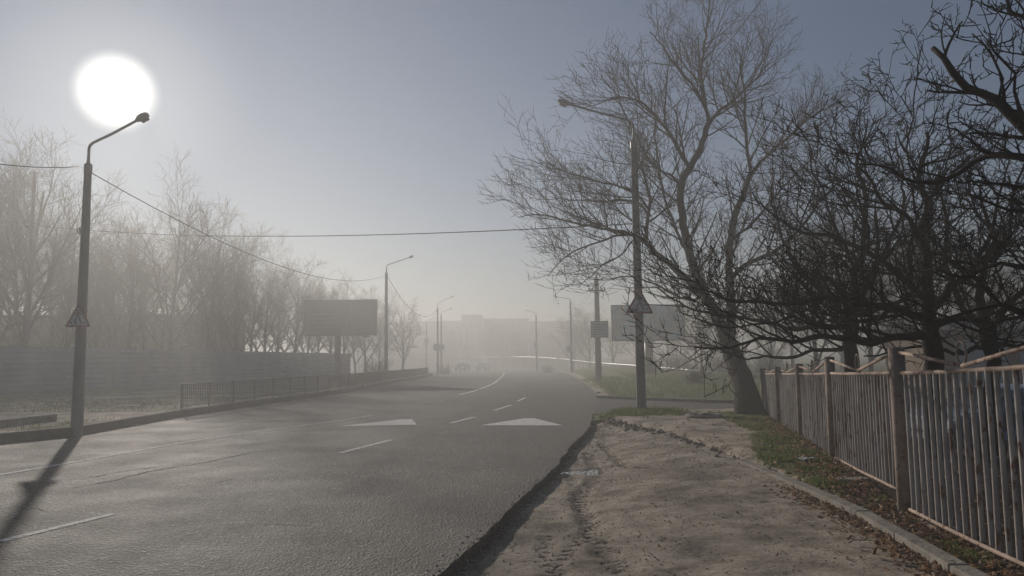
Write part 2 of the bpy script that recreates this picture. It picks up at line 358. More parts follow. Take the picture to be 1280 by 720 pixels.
# fence line on the right: px, base y, top y, distance
FP = [(1133, 645, 433, 7.8), (1043, 572, 445, 11.1), (1003, 549, 454, 14.3), (975, 532, 458, 17.6), (956, 522, 460, 20.8)]
fp = [(at(a, b, Y), at(a, c, Y)) for a, b, c, Y in FP]
print('fence', [(tuple(round(c, 2) for c in a), round(b.z, 2)) for a, b in fp])
def fence_x(y):
    pl = [(2.2, -1), (3.62, 4.9)]+[(a.x, a.y) for a, b in fp]+[(9, 28)]
    return xat(pl, y)
def sm(a, b, x): t = max(0, min(1, (x-a)/(b-a))); return t*t*(3-2*t)
RL = resample(edgeL, 3); RR = resample(edgeR, 3)
RLx = [tuple(p) for p in RL]; RRx = [tuple(p) for p in RR]
def kx(y): return xat(kerbK, y)
def H(x, y):
    "terrain height and cover (grass, leaf, damp)"
    n1 = noise.noise(Vector((x*.35, y*.35, 0))); n2 = noise.noise(Vector((x*1.7, y*1.7, 3.0)))
    if y > 178: inroad = None
    xl = xat(RLx[:60], y) if y < 150 else None
    g = 0; lf = 0; dp = 0
    if y < 100:
        xl = xat(RLx, y); xr = xat(RRx, y)
        if xl-.12 <= x <= xr+.02: return -.14, 0, 0, 0
        if x < xl:
            d = xl-x; z = .17+.03*n1+.012*n2 if d > .3 else .15
            z += .0*d; g = .45+.35*n1
            if y < 40:
                py = 22.5+(-x-10)*.10   # trodden path on the verge
                if abs(y-py) < 1.0 and x < -9: g = 0
            if d > 12: g = .55; lf = .3
            rise = .012*max(0, d-14)+.07*max(0, d-38); return z+min(rise, 6), g, lf, dp
    # right side or far
    if y >= 100:
        # distance from the road band
        best = 1e9
        for pl in (RL, RR):
            for p in pl[::3]:
                dd = (p.x-x)**2+(p.y-y)**2
                if dd < best: best = dd
        dist = math.sqrt(best)
        inside = False
        xr = xat(RRx, y) if y < 110 else None
        # inside if between the two edge curves (both turn left)
        def rightof(pl):
            b = 1e9; k = 0
            for i in range(0, len(pl)-1):
                q = (pl[i].x-x)**2+(pl[i].y-y)**2
                if q < b: b = q; k = i
            k = min(k, len(pl)-2); t = pl[k+1]-pl[k]; return (x-pl[k].x)*t.y-(y-pl[k].y)*t.x
        if rightof(RL) > 0 and rightof(RR) < 0: return -.14, 0, 0, 0
        far = max(0, dist-4)
        z = -.02+.018*min(far, 160)+.15*n1*sm(10, 60, far)
        return z, .6+.3*n1, .2, 0
    xr = xat(RRx, y)
    sn, sf = side_band(x)
    if sn-.05 < y < sf+.05 and x > xr: return -.14, 0, 0, 0
    if y <= sn:
        k = kx(y) if y < kerbK[-1][1] else xr+.4
        if x < k-.02 and y < kerbK[-1][1]+.2: return -.3, 0, 0, 0
        fx = fence_x(y)
        # verge between kerb and fence
        base = .13*sm(7.0, 11, y)+.01
        w = sm(k, k+.25, x)
        z = base*w+.025*n2*w
        gstart = k+.05 if y < 11 else k+.05+(fx-k)*min(.60, (y-11)*.14)
        if y < 21: g = .95*sm(gstart-.1, gstart+.35, x)
        else: g = .1
        if y > 20 and x < k+1.2: g = .9
        lf = .75*sm(fx-.9, fx-.1, x)*(1-sm(14, 19, y)); lf = max(lf, .5*(1-sm(4, 9, y)))
        if x > fx-.05:
            g = .35; lf = .8
            z -= .55*sm(fx+.3, fx+4, x)+.45*sm(14, 22, y)*sm(fx+1, fx+4, x)
            z = z*(1-sm(22.5, sn-.3, y))
        z = z*(1-sm(sn-1.2, sn-.1, y)*1.0)
        return z, g, lf, 0
    # beyond the side road
    z = .10+.03*n2+.012*max(0, y-sf)*sm(0, 8, y-sf)*1.0+.10*n1
    if xr < x < xr+3: z *= .6
    z = min(z, .9)
    g = .95 if x > xr+.5 else .3
    z = min(z, .08+.25*(x-xr)) if x < xr+3 else z
    z *= sm(0, .6, y-sf) if y < sf+.6 else 1
    return z, g, .15, 0

# ------------------------------------------------------------------ ground sheet
def axis(segs):
    out = []
    for a, b, s in segs:
        n = max(1, round((b-a)/s)); out += [a+(b-a)*i/n for i in range(n)]
    out.append(segs[-1][1]); return out
xs = axis([(-900, -300, 100), (-300, -90, 15), (-90, -30, 4), (-30, -12.5, .7), (-12.5, -8, .25), (-8, -2, 1.0), (-2, 9.5, .2), (9.5, 20, .6), (20, 60, 3), (60, 300, 15), (300, 900, 100)])
ys = axis([(-60, -2, 8), (-2, 4, 1), (4, 36, .22), (36, 60, .8), (60, 110, 1.6), (110, 230, 4), (230, 400, 15), (400, 1100, 100)])
V = []; C = []
for y in ys:
    for x in xs:
        z, g, l, d = H(x, y); V.append((x, y, z)); C += [g, l, d, 1]
nx = len(xs); Fc = [(j*nx+i, j*nx+i+1, (j+1)*nx+i+1, (j+1)*nx+i) for j in range(len(ys)-1) for i in range(nx-1)]
gr = mesh('ground', V, Fc, M['ground'], smooth=True); tag(gr, kind='structure')
ca = gr.data.color_attributes.new('cover', 'FLOAT_COLOR', 'POINT'); ca.data.foreach_set('color', C)

# ------------------------------------------------------------------ road
def strip(name, A, B, z, m, parent=None, nz=6, thick=0.0, skirtB=False, dust=None):
    v = []; f = []; du = []
    for a, b in zip(A, B):
        for k in range(nz+1):
            t = k/nz; p = a.lerp(b, t); v.append((p.x, p.y, z)); du.append(dust(t, p) if dust else 0)
    n = nz+1
    for i in range(len(A)-1):
        for k in range(nz): f.append((i*n+k, i*n+k+1, (i+1)*n+k+1, (i+1)*n+k))
    if thick:
        for side in (0, nz):
            b0 = len(v)
            for i in range(len(A)):
                p = v[i*n+side]; q = noise.noise(Vector((p[0]*5, p[1]*5, 9)))*.03; s_ = -1 if side == 0 else 1
                v.append((p[0]+s_*(.02+q), p[1], z-thick)); du.append(0)
            for i in range(len(A)-1):
                q = (i*n+side, b0+i, b0+i+1, (i+1)*n+side); f.append(q if side == 0 else q[::-1])
    o = mesh(name, v, f, m, parent)
    a_ = o.data.attributes.new('dust', 'FLOAT', 'POINT'); a_.data.foreach_set('value', du); return o
NS = 420
fineR = resample(edgeR, .3); fineL = resample(edgeL, .3)
# match the two edges by y up to 100 m and by arc length beyond
A = []; B = []
yy = -3.5
while yy < 98:
    A.append(Vector((xat([tuple(p) for p in RL], yy) if False else xat(RLx, yy), yy)))
    xr = xat([tuple(p) for p in fineR], yy) 
    jit = (noise.noise(Vector((0, yy*1.3, 0)))*.05+noise.noise(Vector((0, yy*11, 5)))*.018) if 2 < yy < 22 else 0
    B.append(Vector((xr+jit, yy))); yy += .12 if yy < 24 else 1.0
la = [p for p in RL if p.y > 98]; lb = [p for p in RR if p.y > 98]
A += along(la, 50); B += along(lb, 50)
def dustf(t, p):
    y = p.y
    if y > 60: return 0
    d = (1-t)*12
    return max(.9*(1-sm(.2, 2.8, d)), .55*(1-sm(.1, 1.2, t*12)))
road = strip('road', A, B, 0.0, M['asphalt'], nz=24, thick=.14, dust=dustf); tag(road, kind='structure')
# side road
n_ = 26; SA = [Vector(p).to_2d() if len(p) > 2 else Vector(p) for p in SIDE_N]; SB = [Vector(p) for p in SIDE_F]
SA = [Vector((2.2, SA[0].y-.6))]+along(SA, n_); SB = [Vector((2.4, SB[0].y+.4))]+along(SB, n_)
sr = strip('side_road', SA, SB, -.004, M['asphalt'], nz=8, thick=.13, dust=lambda t, p: .25); tag(sr, kind='structure')
def ribbon(name, pts, w, z, m, step=.4):
    pl = resample(pts, step); v = []; f = []
    for i, p in enumerate(pl):
        t = (pl[min(i+1, len(pl)-1)]-pl[max(i-1, 0)]).normalized(); nrm = Vector((-t.y, t.x)); ww = w(i/(len(pl)-1)) if callable(w) else w
        v += [(p.x+nrm.x*ww/2, p.y+nrm.y*ww/2, z), (p.x-nrm.x*ww/2, p.y-nrm.y*ww/2, z)]
    for i in range(len(pl)-1): f.append((2*i, 2*i+1, 2*i+3, 2*i+2))
    return mesh(name, v, f, m, road)
ribbon('solid_line', gl([(-260, 634), (-100, 610), (0, 593.5), (60, 583.5), (130, 571), (250, 550), (340, 537), (430, 525), (466, 519)]), .13, .005, M['paint'])
ribbon('lane_dash', gl([(503, 512.5), (530, 507)]), .14, .005, M['paint_worn'])
ribbon('lane_dash', gl([(544, 503), (558, 499)]), .14, .005, M['paint_worn'])
ribbon('solid_line', gl([(574, 493.5), (590, 489.5), (606, 484), (618, 478.5), (626, 472), (629, 468.5)])+[(-1.6, 112), (-4.5, 130), (-12, 148), (-26, 166)], lambda t: .22+.1*t, .005, M['paint'])
ribbon('edge_line', gl([(60, 560), (122, 553.5), (171, 547), (214, 542), (331, 525), (373, 519)]), .10, .005, M['paint_worn'])
ribbon('edge_line', gl([(434, 508.6), (456, 505)]), .12, .005, M['paint_worn'])
for a, b, mm in (((-160, 716), (-90, 701), 'paint'), ((0, 677), (142, 642.5), 'paint'), ((228, 641), (278, 632), 'paint_faint'), ((425, 566.5), (489, 550), 'paint'), ((563, 529), (593, 521.5), 'paint'), ((618, 513), (639, 506.5), 'paint'), ((647, 501.5), (657, 497), 'paint'), ((663, 492.5), (668, 489.5), 'paint_worn')):
    ribbon('lane_dash', gl([a, b]), .13 if b[1] < 640 else .11, .005, M[mm])
def flat(name, px, m, z=.005):
    p = gl(px); return mesh(name, [(a, b, z) for a, b in p], [tuple(range(len(p)-1, -1, -1))], m, road)
flat('speed_table_triangle', [(424, 533), (500, 524.3), (515, 524), (521, 531)], M['paint_bright'])
flat('speed_table_triangle', [(600, 531.8), (655, 523), (668, 523), (704, 532)], M['paint_bright'])
flat('speed_table_triangle', [(232, 609.5), (282, 602), (300, 601), (334, 606)], M['paint_faint'])
ribbon('seam', gl([(410, 608.6), (460, 607.8), (515, 609)]), .012, .005, M['paint_worn'])
crackm = mat('crack_filler', (.018, .018, .02), .9)
def crack(px, w):
    p = resample(gl(px), .12); q = []
    for i, a in enumerate(p): q.append((a.x+noise.noise(Vector((a.x*3, a.y*3, 1)))*.07, a.y+noise.noise(Vector((a.x*3, a.y*3, 7)))*.07))
    ribbon('crack', q, lambda t: w*(.35+abs(noise.noise(Vector((t*17, w*31, 0))))*2.0)*min(1, 6*t, 6*(1-t))+.002, .005, crackm, .15)
crack([(75, 612), (130, 603), (190, 589), (225, 583), (262, 577), (325, 563)], .055)
crack([(95, 601), (150, 590), (205, 583), (262, 577)], .035)
crack([(250, 606), (300, 598)], .02); crack([(510, 490), (560, 492), (600, 494), (650, 493)], .08); crack([(320, 655), (390, 657)], .012)
crack([(-30, 640), (30, 634), (60, 640)], .012)

# left kerb
def kerb(name, pts, w, h, z0, m, seglen_=1.0, label=None, gap=.012):
    pl = resample(pts, seglen_); mb = MB()
    for i in range(len(pl)-1):
        a, b = pl[i], pl[i+1]; t = (b-a); L_ = t.length; t.normalize(); n = Vector((-t.y, t.x)); c = (a+b)/2
        dz = noise.noise(Vector((c.x*2, c.y*2, 4)))*.012
        M_ = Matrix.Rotation(math.atan2(t.y, t.x)-math.pi/2, 3, 'Z')
        mb.box((c.x, c.y, z0+h/2+dz), (w, L_-gap, h), rot=M_)
    o = mb.build(name, m); return o
lk = [(p.x-.11, p.y) for p in RL if p.y < 170]
M['kerb_dark'] = mat('shaded_kerb', (.07, .066, .06), .95, (.12, .11, .10), 4, bump=.6, bscale=30)  # shade on the road side of the left kerb, put into its colour
k1 = kerb('kerb', lk[::1], .2, .34, -.14, M['kerb_dark'], 3.0); tag(k1, kind='structure')
k2 = kerb('retaining_kerb', gl([(-180, 551), (-60, 536), (0, 527), (68, 519.5)], .3), .16, .24, .10, M['kerb'], 1.0); tag(k2, kind='structure')
rk = [(p.x+.1, p.y) for p in RR if 36 < p.y < 170]
k3 = kerb('kerb', rk, .18, .24, -.14, M['kerb'], 3.0); tag(k3, kind='structure')
k4 = kerb('kerb', [(p.x, p.y+.08) for p in SB[1:]][::2], .18, .25, -.14, M['kerb'], 1.2); tag(k4, kind='structure')

# ------------------------------------------------------------------ dirt shoulder, fine sheet
DY0, DY1 = 1.5, kerbK[-1][1]
rows = int((DY1-DY0)/.055); cols_ = 62; V = []; C = []; Fc = []
fR = [tuple(p) for p in fineR]
tr1 = [tuple(p) for p in resample([(.95, 1.5)]+gl([(710, 725), (690, 690), (700, 660)])[:0]+gl([(700, 722), (735, 650), (722, 610), (712, 585)]), .2)]
tr2 = [tuple(p) for p in resample(gl([(790, 722), (757, 682), (735, 640), (725, 610), (745, 585), (735, 560)]), .2)]
tr3 = [tuple(p) for p in resample(gl([(690, 722), (683, 690), (680, 660)]), .2)]
tr4 = [tuple(p) for p in resample(gl([(812, 584), (780, 578), (762, 560), (750, 548)]), .2)]
def dpl(pl, x, y):
    b = 9
    for i in range(len(pl)-1):
        ax, ay = pl[i]; bx, by = pl[i+1]; dx, dy = bx-ax, by-ay; q = dx*dx+dy*dy+1e-9
        t = max(0, min(1, ((x-ax)*dx+(y-ay)*dy)/q)); d = math.hypot(ax+dx*t-x, ay+dy*t-y)
        if d < b: b = d
    return b
pud = G(728, 581)
for j in range(rows+1):
    y = DY0+(DY1-DY0)*j/rows; x0 = xat(fR, y)-.10; x1 = kx(y)+.03
    for i in range(cols_+1):
        t = i/cols_; x = x0+(x1-x0)*t; d = x-x0
        z = -.095+.095*sm(.4, 2.0, d)-.01+(.13*sm(7, 11, y))*sm(.3, .9, t)*.55
        z = -.10+(z+.10)*sm(0, .5, (x1-x0)) 
        z += .012*noise.noise(Vector((x*2, y*2, 0)))+.008*noise.noise(Vector((x*7, y*7, 2)))+.004*noise.noise(Vector((x*21, y*21, 2)))
        dmp_shade = 0
        if x1-x0 > .6:
            for pl, w, dep in ((tr1, .10, .02), (tr2, .13, .03), (tr3, .10, .02), (tr4, .09, .022)):
                dd = dpl(pl, x, y)
                if dd < w*1.6:
                    k = 1-sm(w*.6, w*1.3, dd); tread = .5+.5*math.sin(y*38+dd*30)
                    z -= dep*k*(.45+.55*tread); dmp_shade = max(dmp_shade, k*(.25+.38*tread))
                    if w*.9 < dd: z += .012*(1-sm(w*.9, w*1.6, dd))
        # puddle hollow
        pdx = (x-pud.x)/.36; pdy = (y-pud.y)/.20; q = pdx*pdx+pdy*pdy
        if q < 2.2: z -= .024*(1-sm(.3, 2.2, q)); dmp_shade = max(dmp_shade, .5*(1-sm(.8, 2.2, q)))
        dmp_shade = max(dmp_shade, .5*(1-sm(.16, .30, d)))  # shadow band of the asphalt edge, painted as dark soil at its foot
        dmp_shade = max(dmp_shade, .35*sm(.15, .5, noise.noise(Vector((x*.9, y*.9, 11)))))
        lf = .5*sm(.86, .97, t)*(1-sm(7, 12, y))
        V.append((x, y, z)); C += [.0, lf, dmp_shade, 1]
n = cols_+1
for j in range(rows):
    for i in range(cols_): Fc.append((j*n+i, j*n+i+1, (j+1)*n+i+1, (j+1)*n+i))
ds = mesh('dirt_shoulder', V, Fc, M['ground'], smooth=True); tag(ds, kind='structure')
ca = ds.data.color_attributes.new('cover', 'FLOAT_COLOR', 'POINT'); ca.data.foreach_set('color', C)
pz = -.095+.095*sm(.4, 2.0, pud.x-xat(fR, pud.y)+.1)-.01-.017
pp = []
for k in range(28):
    a = k/28*2*math.pi; r = 1+.3*noise.noise(Vector((math.cos(a)*1.5, math.sin(a)*1.5, 3)))
    pp.append((pud.x+math.cos(a)*.55*r, pud.y+math.sin(a)*.34*r, pz))
pd = mesh('puddle', pp, [tuple(range(28))], M['water']); tag(pd, kind='structure')
# right kerb: sound part near the camera, broken part beyond
k5 = kerb('kerb', kerbK[:6], .15, .22, -.13, M['kerb'], .9, gap=.01); tag(k5, kind='structure')
bevel(k5, .012, 2)
random.seed(5)
mb = MB(); kb = resample(kerbK[5:], .1)
for p in kb:
    for _ in range(3):
        s = random.uniform(.02, .08)*(1 if random.random() < .85 else 1.5); ox = random.gauss(0, .15); oy = random.gauss(0, .06)
        rot = Matrix.Rotation(random.uniform(0, 6), 3, 'Z') @ Matrix.Rotation(random.uniform(-.6, .6), 3, 'X') @ Matrix.Rotation(random.uniform(-.6, .6), 3, 'Y')
        mb.box((p.x+ox, p.y+oy, .01+.06*sm(8, 14, p.y)+random.uniform(-.02, .02)-abs(ox)*.2), (s*random.uniform(.7, 1.5), s, s*random.uniform(.5, .9)), rot=rot, taper=random.uniform(.5, .9))
rb = mb.build('broken_kerb_rubble', M['stone']); tag(rb, 'crumbled grey kerb stones edging the footpath', 'rubble', kind='stuff')
mb = MB()
for _ in range(5000):
    y = random.uniform(3.5, 20); x0 = xat(fR, y); x1 = kx(y); t = random.random()**1.0; x = x0+(x1-x0)*t
    s = random.uniform(.003, .009)*(1+y*.04); z = -.095+.095*sm(.4, 2.0, x-x0+.1)-.01+(.13*sm(7, 11, y))*sm(.3, .9, t)*.55
    mb.box((x, y, z+s*.2), (s*1.4, s, s), rz=random.uniform(0, 3), taper=.6)
for _ in range(1000):
    y = 3.5+random.random()**1.5*14; x = xat(fR, y)+random.gauss(.06, .07); s = random.uniform(.005, .016); on = x < xat(fR, y)
    mb.box((x, y, (.003 if on else -.10)+s*.2), (s*1.4, s, s*.8), rz=random.uniform(0, 3), taper=.6)
gv = mb.build('gravel', M['stone']); tag(gv, 'small stones scattered over the bare dirt shoulder', 'gravel', kind='stuff')

# ------------------------------------------------------------------ leaves and grass
random.seed(11)
v = []; f = []
def zr(x, y): return H(x, y)[0]
def leaf(x, y, z, s):
    a = random.uniform(0, 6.28); ti = random.gauss(0, .45); tj = random.gauss(0, .45)
    Mx = Matrix.Rotation(a, 3, 'Z') @ Matrix.Rotation(ti, 3, 'X') @ Matrix.Rotation(tj, 3, 'Y'); b = len(v); c = Vector((x, y, z))
    bend = random.uniform(.1, .5)*s
    for q in ((-.9, 0, bend), (-.2, -.45, 0), (.7, -.3, bend*.5), (1.1, 0, bend), (.7, .35, 0), (-.2, .45, bend*.6)): v.append(c+Mx @ Vector((q[0]*s, q[1]*s, q[2])))
    f.append((b, b+1, b+2, b+3)); f.append((b, b+3, b+4, b+5))
for _ in range(8500):
    y = 3.5+random.random()**1.6*15; k = kx(y); fx = fence_x(y); r = random.random()
    if r < .62: x = fx-abs(random.gauss(0, .35)) if random.random() < .6 else fx+random.random()*3
    elif r < .92: x = k-.1+random.gauss(0, .12)
    else: x = random.uniform(k, fx)
    if x < k: 
        if y > 12: continue
        z = .0+.02
    else: z = zr(x, y)+.02
    leaf(x, y, z+random.uniform(0, .02), random.uniform(.018, .045))
for _ in range(500):
    y = random.uniform(4, 20); x = xat(fR, y)+random.random()*(kx(y)-xat(fR, y)); leaf(x, y, -.0 if x-xat(fR, y) > 1.5 else -.06, random.uniform(.012, .03))
lv = mesh('fallen_leaves', v, f, M['leaves']); tag(lv, 'brown fallen leaves drifted along fence and kerb', 'leaves', kind='stuff')
v = []; f = []
def tuft(x, y, z, n, h, spread):
    for _ in range(n):
        a = random.uniform(0, 6.28); px = x+random.gauss(0, spread); py = y+random.gauss(0, spread); hh = h*random.uniform(.5, 1.2); w = random.uniform(.003, .006)*(1+y/14)
        le = random.uniform(.1, .9)*hh; b = len(v); ca_, sa = math.cos(a), math.sin(a); o = random.uniform(0, 6.28)
        v.extend([(px-w*sa, py+w*ca_, z), (px+w*sa, py-w*ca_, z), (px+.5*le*math.cos(o)+w*.6*sa, py+.5*le*math.sin(o)-w*.6*ca_, z+hh*.6), (px+le*math.cos(o), py+le*math.sin(o), z+hh*.9)])
        f.append((b, b+1, b+2)); f.append((b, b+2, b+3))
for _ in range(3800):
    y = 3.6+random.random()**1.3*18; k = kx(y); fx = fence_x(y); x = random.uniform(k+.06, fx+.5)
    z, g, l, d = H(x, y)
    if g < .4 or noise.noise(Vector((x*1.3, y*1.3, 8))) < -.15+.3*(y < 9): continue
    tuft(x, y, z-.01, 9, .075, .05)
p1 = G(800, 520)
for _ in range(420):
    x = p1.x+random.gauss(0, .5); y = p1.y-.5+random.gauss(0, .6)
    if y > SIDE_N[0][1]-.3: continue
    tuft(x, y, zr(x, y)-.02, 12, .13, .07)
for _ in range(3500):   # verge beyond the side road
    y = random.uniform(31, 60); x = random.uniform(4.5, 17); z = zr(x, y)
    tuft(x, y, z-.01, 4, .12, .15)
for _ in range(2600):   # left verge
    y = random.uniform(14, 34); x = -11-random.random()*12; z, g, l, d = H(x, y)
    if g < .35: continue
    tuft(x, y, z-.01, 4, .09, .12)
gs = mesh('grass', v, f, M['grass']); tag(gs, 'short patchy winter grass growing on the verges', 'grass', kind='stuff')

# ------------------------------------------------------------------ street lamps
def lamp(loc, zt, bx, bz, head, rise, rb, rt, label, cat='street lamp', group='street lamps along the road', lean=0.0, sides=8, dirx=1, hook=False):
    t = empty('street_lamp', loc, 0, label, cat, group)
    h = zt-loc[2]
    mb = MB(); mb.tube([(0, 0, -.2), (0, 0, h)], [rb, rt], sides, ph=math.pi/8)
    mb.build('pole', M['pole_concrete'], t)
    mb = MB(); mb.tube([(0, 0, h-.22), (0, 0, h-.02)], rt+.012, 8, ph=math.pi/8); mb.build('collar', M['steel'], t)
    mb = MB(); pts = [(0, 0, h-.02), (0, 0, h+rise*.25), (0, 0, h+rise*.7)]
    for k in range(1, 6): a = k/6; pts.append((dirx*bx*.14*a*a, 0, h+rise*.7+rise*.3*(1-(1-a)**2)+bz*.1*a*a))
    pts.append((dirx*bx*.5, 0, h+rise+bz*.45)); pts.append((dirx*bx, 0, h+rise+bz))
    rr = [rt*.62, rt*.42]+[.034]*(len(pts)-2); mb.tube(pts, rr, 8); mb.build('bracket', M['steel'], t, True)
    ang = math.atan2(bz*.55, bx*.5); u = Vector((dirx*math.cos(ang), 0, math.sin(ang))); e = Vector(pts[-1])
    # cobra head: flattened loft
    sec = [(0, .045, .04), (.10, .07, .055), (.3, .125, .085), (.6, .15, .095), (.85, .12, .08), (1.0, .05, .045)]
    v = []; f = []; n = 10; nrm = Vector((-dirx*math.sin(ang), 0, math.cos(ang)))
    if nrm.z < 0: nrm = -nrm
    for s, w, hh in sec:
        c = e+u*(s*head)
        for k in range(n):
            a = 2*math.pi*k/n; zz = math.sin(a)*hh*(1 if math.sin(a) > 0 else .75); v.append(c+Vector((0, math.cos(a)*w, 0))+nrm*zz)
    for i in range(len(sec)-1):
        for k in range(n): f.append((i*n+k, i*n+(k+1) % n, (i+1)*n+(k+1) % n, (i+1)*n+k))
    f.append(tuple(range(n-1, -1, -1))); f.append(tuple((len(sec)-1)*n+k for k in range(n)))
    hd = mesh('lamp_head', v, f, M['lamp_body'], t, True)
    gl_ = MB(); c = e+u*(.58*head)-nrm*.07
    rot = Matrix((u, Vector((0, 1, 0)), nrm)).transposed()
    gl_.box(c, (head*.55, .2, .05), rot=rot); bevel(gl_.build('lens', M['lamp_glass'], hd), .015)
    if hook:
        mb = MB(); mb.tube([(-rt-.03, -.02, h-1.55)]+[(-rt-.05-.05*math.sin(a), -.02, h-1.65-.07*math.cos(a)) for a in (0, .6, 1.2, 1.8, 2.4, 3.14)]+[(-rt-.0, -.02, h-1.75)], .012, 6); mb.build('hook', M['dark_steel'], t)
    return t
def pole_at(px, pb, ptop, Y):
    a = at(px, pb, Y); b = at(px, ptop, Y); return a, b
b1 = G(96, 534, .19); topz = at(108, 205, b1.y).z
print('L1', b1, topz)
L1 = lamp((b1.x, b1.y, .17), topz, 1.12, .56, .34, .5, .135, .082, 'tall concrete lamp post on the left kerb, its arm under the sun', hook=True)
b2 = G(802, 517, .06); top2 = at(799, 176, b2.y).z
print('R1', b2, top2)
R1 = lamp((b2.x, b2.y, .03), top2, 1.85, .52, .42, .62, .145, .10, 'nearest right lamp post, in front of bare branches at the side road corner', dirx=-1)
far_l = [  # px, top y concrete, Y, lampdx, lampy, dir, label
 (483, 341, 60, 34, 321, 1, 'concrete lamp post just right of the dark billboard'),
 (547, 385, 100, 20, 371, 1, 'hazy lamp post with a small plate at the far end of the kerb railing'),
 (551.5, 394, 112, 14, 386, 1, 'slimmer hazy lamp post right behind the one at the railing end'),
 (533, 403, 135, 12, 398, 1, 'faint distant lamp post left of the pair at the railing end'),
 (505.5, 407, 150, 9, 404, 1, 'very faint distant lamp post where the far road bends left'),
 (713, 377, 90, -20, 371, -1, 'hazy lamp post with a plate, on the right verge left of the crossarm pole'),
 (670, 394, 118, -14, 388, -1, 'faint right-side lamp post outside the road bend, left of the plated verge post'),
 (628, 412, 165, -10, 404, -1, 'very faint lamp post beyond the bend near the road centre'),
 (584, 411, 172, 8, 406, 1, 'faintest lamp post in the haze above the oncoming cars')]
LP = []
for px, ty, Y, dx, ly, dr, lab in far_l:
    q = at(px, ty, Y); l = at(px+dx, ly, Y); g = H(q.x, Y)[0]; g = max(g, 0)
    hx = abs(l.x-q.x); hh = l.z-q.z
    LP.append(lamp((q.x, Y, g), q.z, max(hx-.4, .6), hh*.45, .42, hh*.5, .17, .11, lab, dirx=dr))
# warning signs
def sign(px, py, Y, w, label, tilt=0.0):
    c = at(px, py, Y); t = empty('warning_sign', c, 0, label, 'road sign', None); t.rotation_euler = (0, tilt, 0)
    h = w*.9; o = [(-w/2, 0, -h*.4), (w/2, 0, -h*.4), (0, 0, h*.6)]
    def rnd(pts, r):
        out = []; n = len(pts)
        for i in range(n):
            p, a, b = Vector(pts[i]), Vector(pts[i-1]), Vector(pts[(i+1) % n]); u = (a-p).normalized(); w_ = (b-p).normalized()
            for k in range(5): s_ = k/4; out.append((p+u*r)*(1-s_)**2+p*2*s_*(1-s_)+(p+w_*r)*s_*s_)
        return out
    mb = MB(); mb.prism(rnd(o, .06), (0, .02, 0)); mb.build('rim', M['sign_red'], t)
    mb = MB(); k = .76; mb.prism([Vector(p)*k+Vector((0, -.004, -.01)) for p in rnd(o, .05)], (0, .003, 0)); fc = mb.build('face', M['sign_white'], t)
    mb = MB(); s = w/.8; y = -.008
    def pl(pts): mb.prism([(a*s, y, b*s) for a, b in pts], (0, .003, 0))
    hd_ = [(.0+.028*math.cos(a), .22+.028*math.sin(a)) for a in [i*math.pi/5 for i in range(10)]]; pl(hd_)
    pl([(-.03, .185), (.03, .185), (.035, .03), (-.035, .03)]); pl([(-.03, .03), (.0, .03), (-.08, -.13), (-.115, -.13)]); pl([(.0, .03), (.035, .03), (.11, -.12), (.075, -.13)])
    pl([(-.03, .18), (-.03, .14), (-.09, .07), (-.11, .09)]); pl([(.03, .18), (.03, .14), (.085, .08), (.10, .1)])
    for q in (-.2, -.06, .1, .2): pl([(q-.03, -.185), (q+.025, -.185), (q+.035, -.145), (q-.02, -.145)])
    mb.build('pictogram', M['sign_black'], fc)
    mb = MB(); mb.box((0, .045, -.1), (.36, .05, .03)); mb.build('clamp', M['dark_steel'], t); mb = MB(); mb.box((0, .045, .12), (.3, .05, .03)); mb.build('clamp', M['dark_steel'], t)
    return t
sign(97.5, 397, b1.y-.24, .62, 'triangular pedestrian crossing warning sign on the left lamp post')
sign(799.5, 379, b2.y-.24, .82, 'triangular pedestrian crossing warning sign on the right lamp post, behind twigs', .04)
mb = MB(); cc = at(793, 388.5, b2.y-.2); mb.box(cc, (.16, .12, .09)); 
jb = mb.build('junction_box', M['dark_steel']); tag(jb, 'small dark junction box under the right warning sign', 'junction box')
# small plates on posts
for px, py, Y, w, h, lab in ((546, 434, 99.7, .9, .9, 'hazy square plate on the lamp post at the railing end'), (553, 434, 111.7, .7, .8, 'hazy plate on the slimmer post behind the railing end'), (533, 426, 134.7, .9, .9, 'faint plate on the distant post left of the railing end'), (712, 436, 89.7, .62, .78, 'small pale plate on the hazy right verge lamp post'), (669.5, 431, 117.7, .6, .8, 'small faint plate on the lamp post by the right road bend')):
    c = at(px, py, Y); mb = MB(); mb.box(c, (w, .05, h)); o = bevel(mb.build('sign_plate', M['plate']), .02); tag(o, lab, 'sign plate', 'plates on the far lamp posts')

# utility pole with crossarm and grey board
ub = G(748.5, 481, .15); ub.y = 53; ub = at(748.5, 480, 53); ut = at(750.5, 345, 53)
t = empty('utility_pole', (ub.x, 53, H(ub.x, 53)[0]), 0, 'utility pole with crossarm on the grass verge right of the road', 'utility pole')
hz = ut.z-t.location.z
mb = MB(); mb.tube([(0, 0, -.2), (0, 0, hz-.2)], [.24, .15], 8); mb.build('pole', M['pole_concrete'], t)
mb = MB(); mb.tube([(0, 0, hz-.2), (0, 0, hz+.25)], [.09, .03], 6); mb.build('cap', M['dark_steel'], t)
mb = MB(); mb.box((0, -.16, hz-1.05), (1.2, .09, .1)); ca_ = mb.build('crossarm', M['dark_steel'], t)
for q in (-.55, .55, .3, -.3):
    mb = MB(); mb.tube([(q, -.16, hz-1.0), (q, -.16, hz-.9), (q, -.16, hz-.8)], [.03, .06, .03], 6); mb.build('insulator', M['insulator'], ca_)
c1, c2 = at(738.5, 402, 52.6), at(760, 421.5, 52.6)
t = empty('notice_board', ((c1.x+c2.x)/2, 52.6, (c1.z+c2.z)/2), 0, 'grey notice board fixed to the crossarm utility pole', 'notice board'); w = c2.x-c1.x; h = c1.z-c2.z
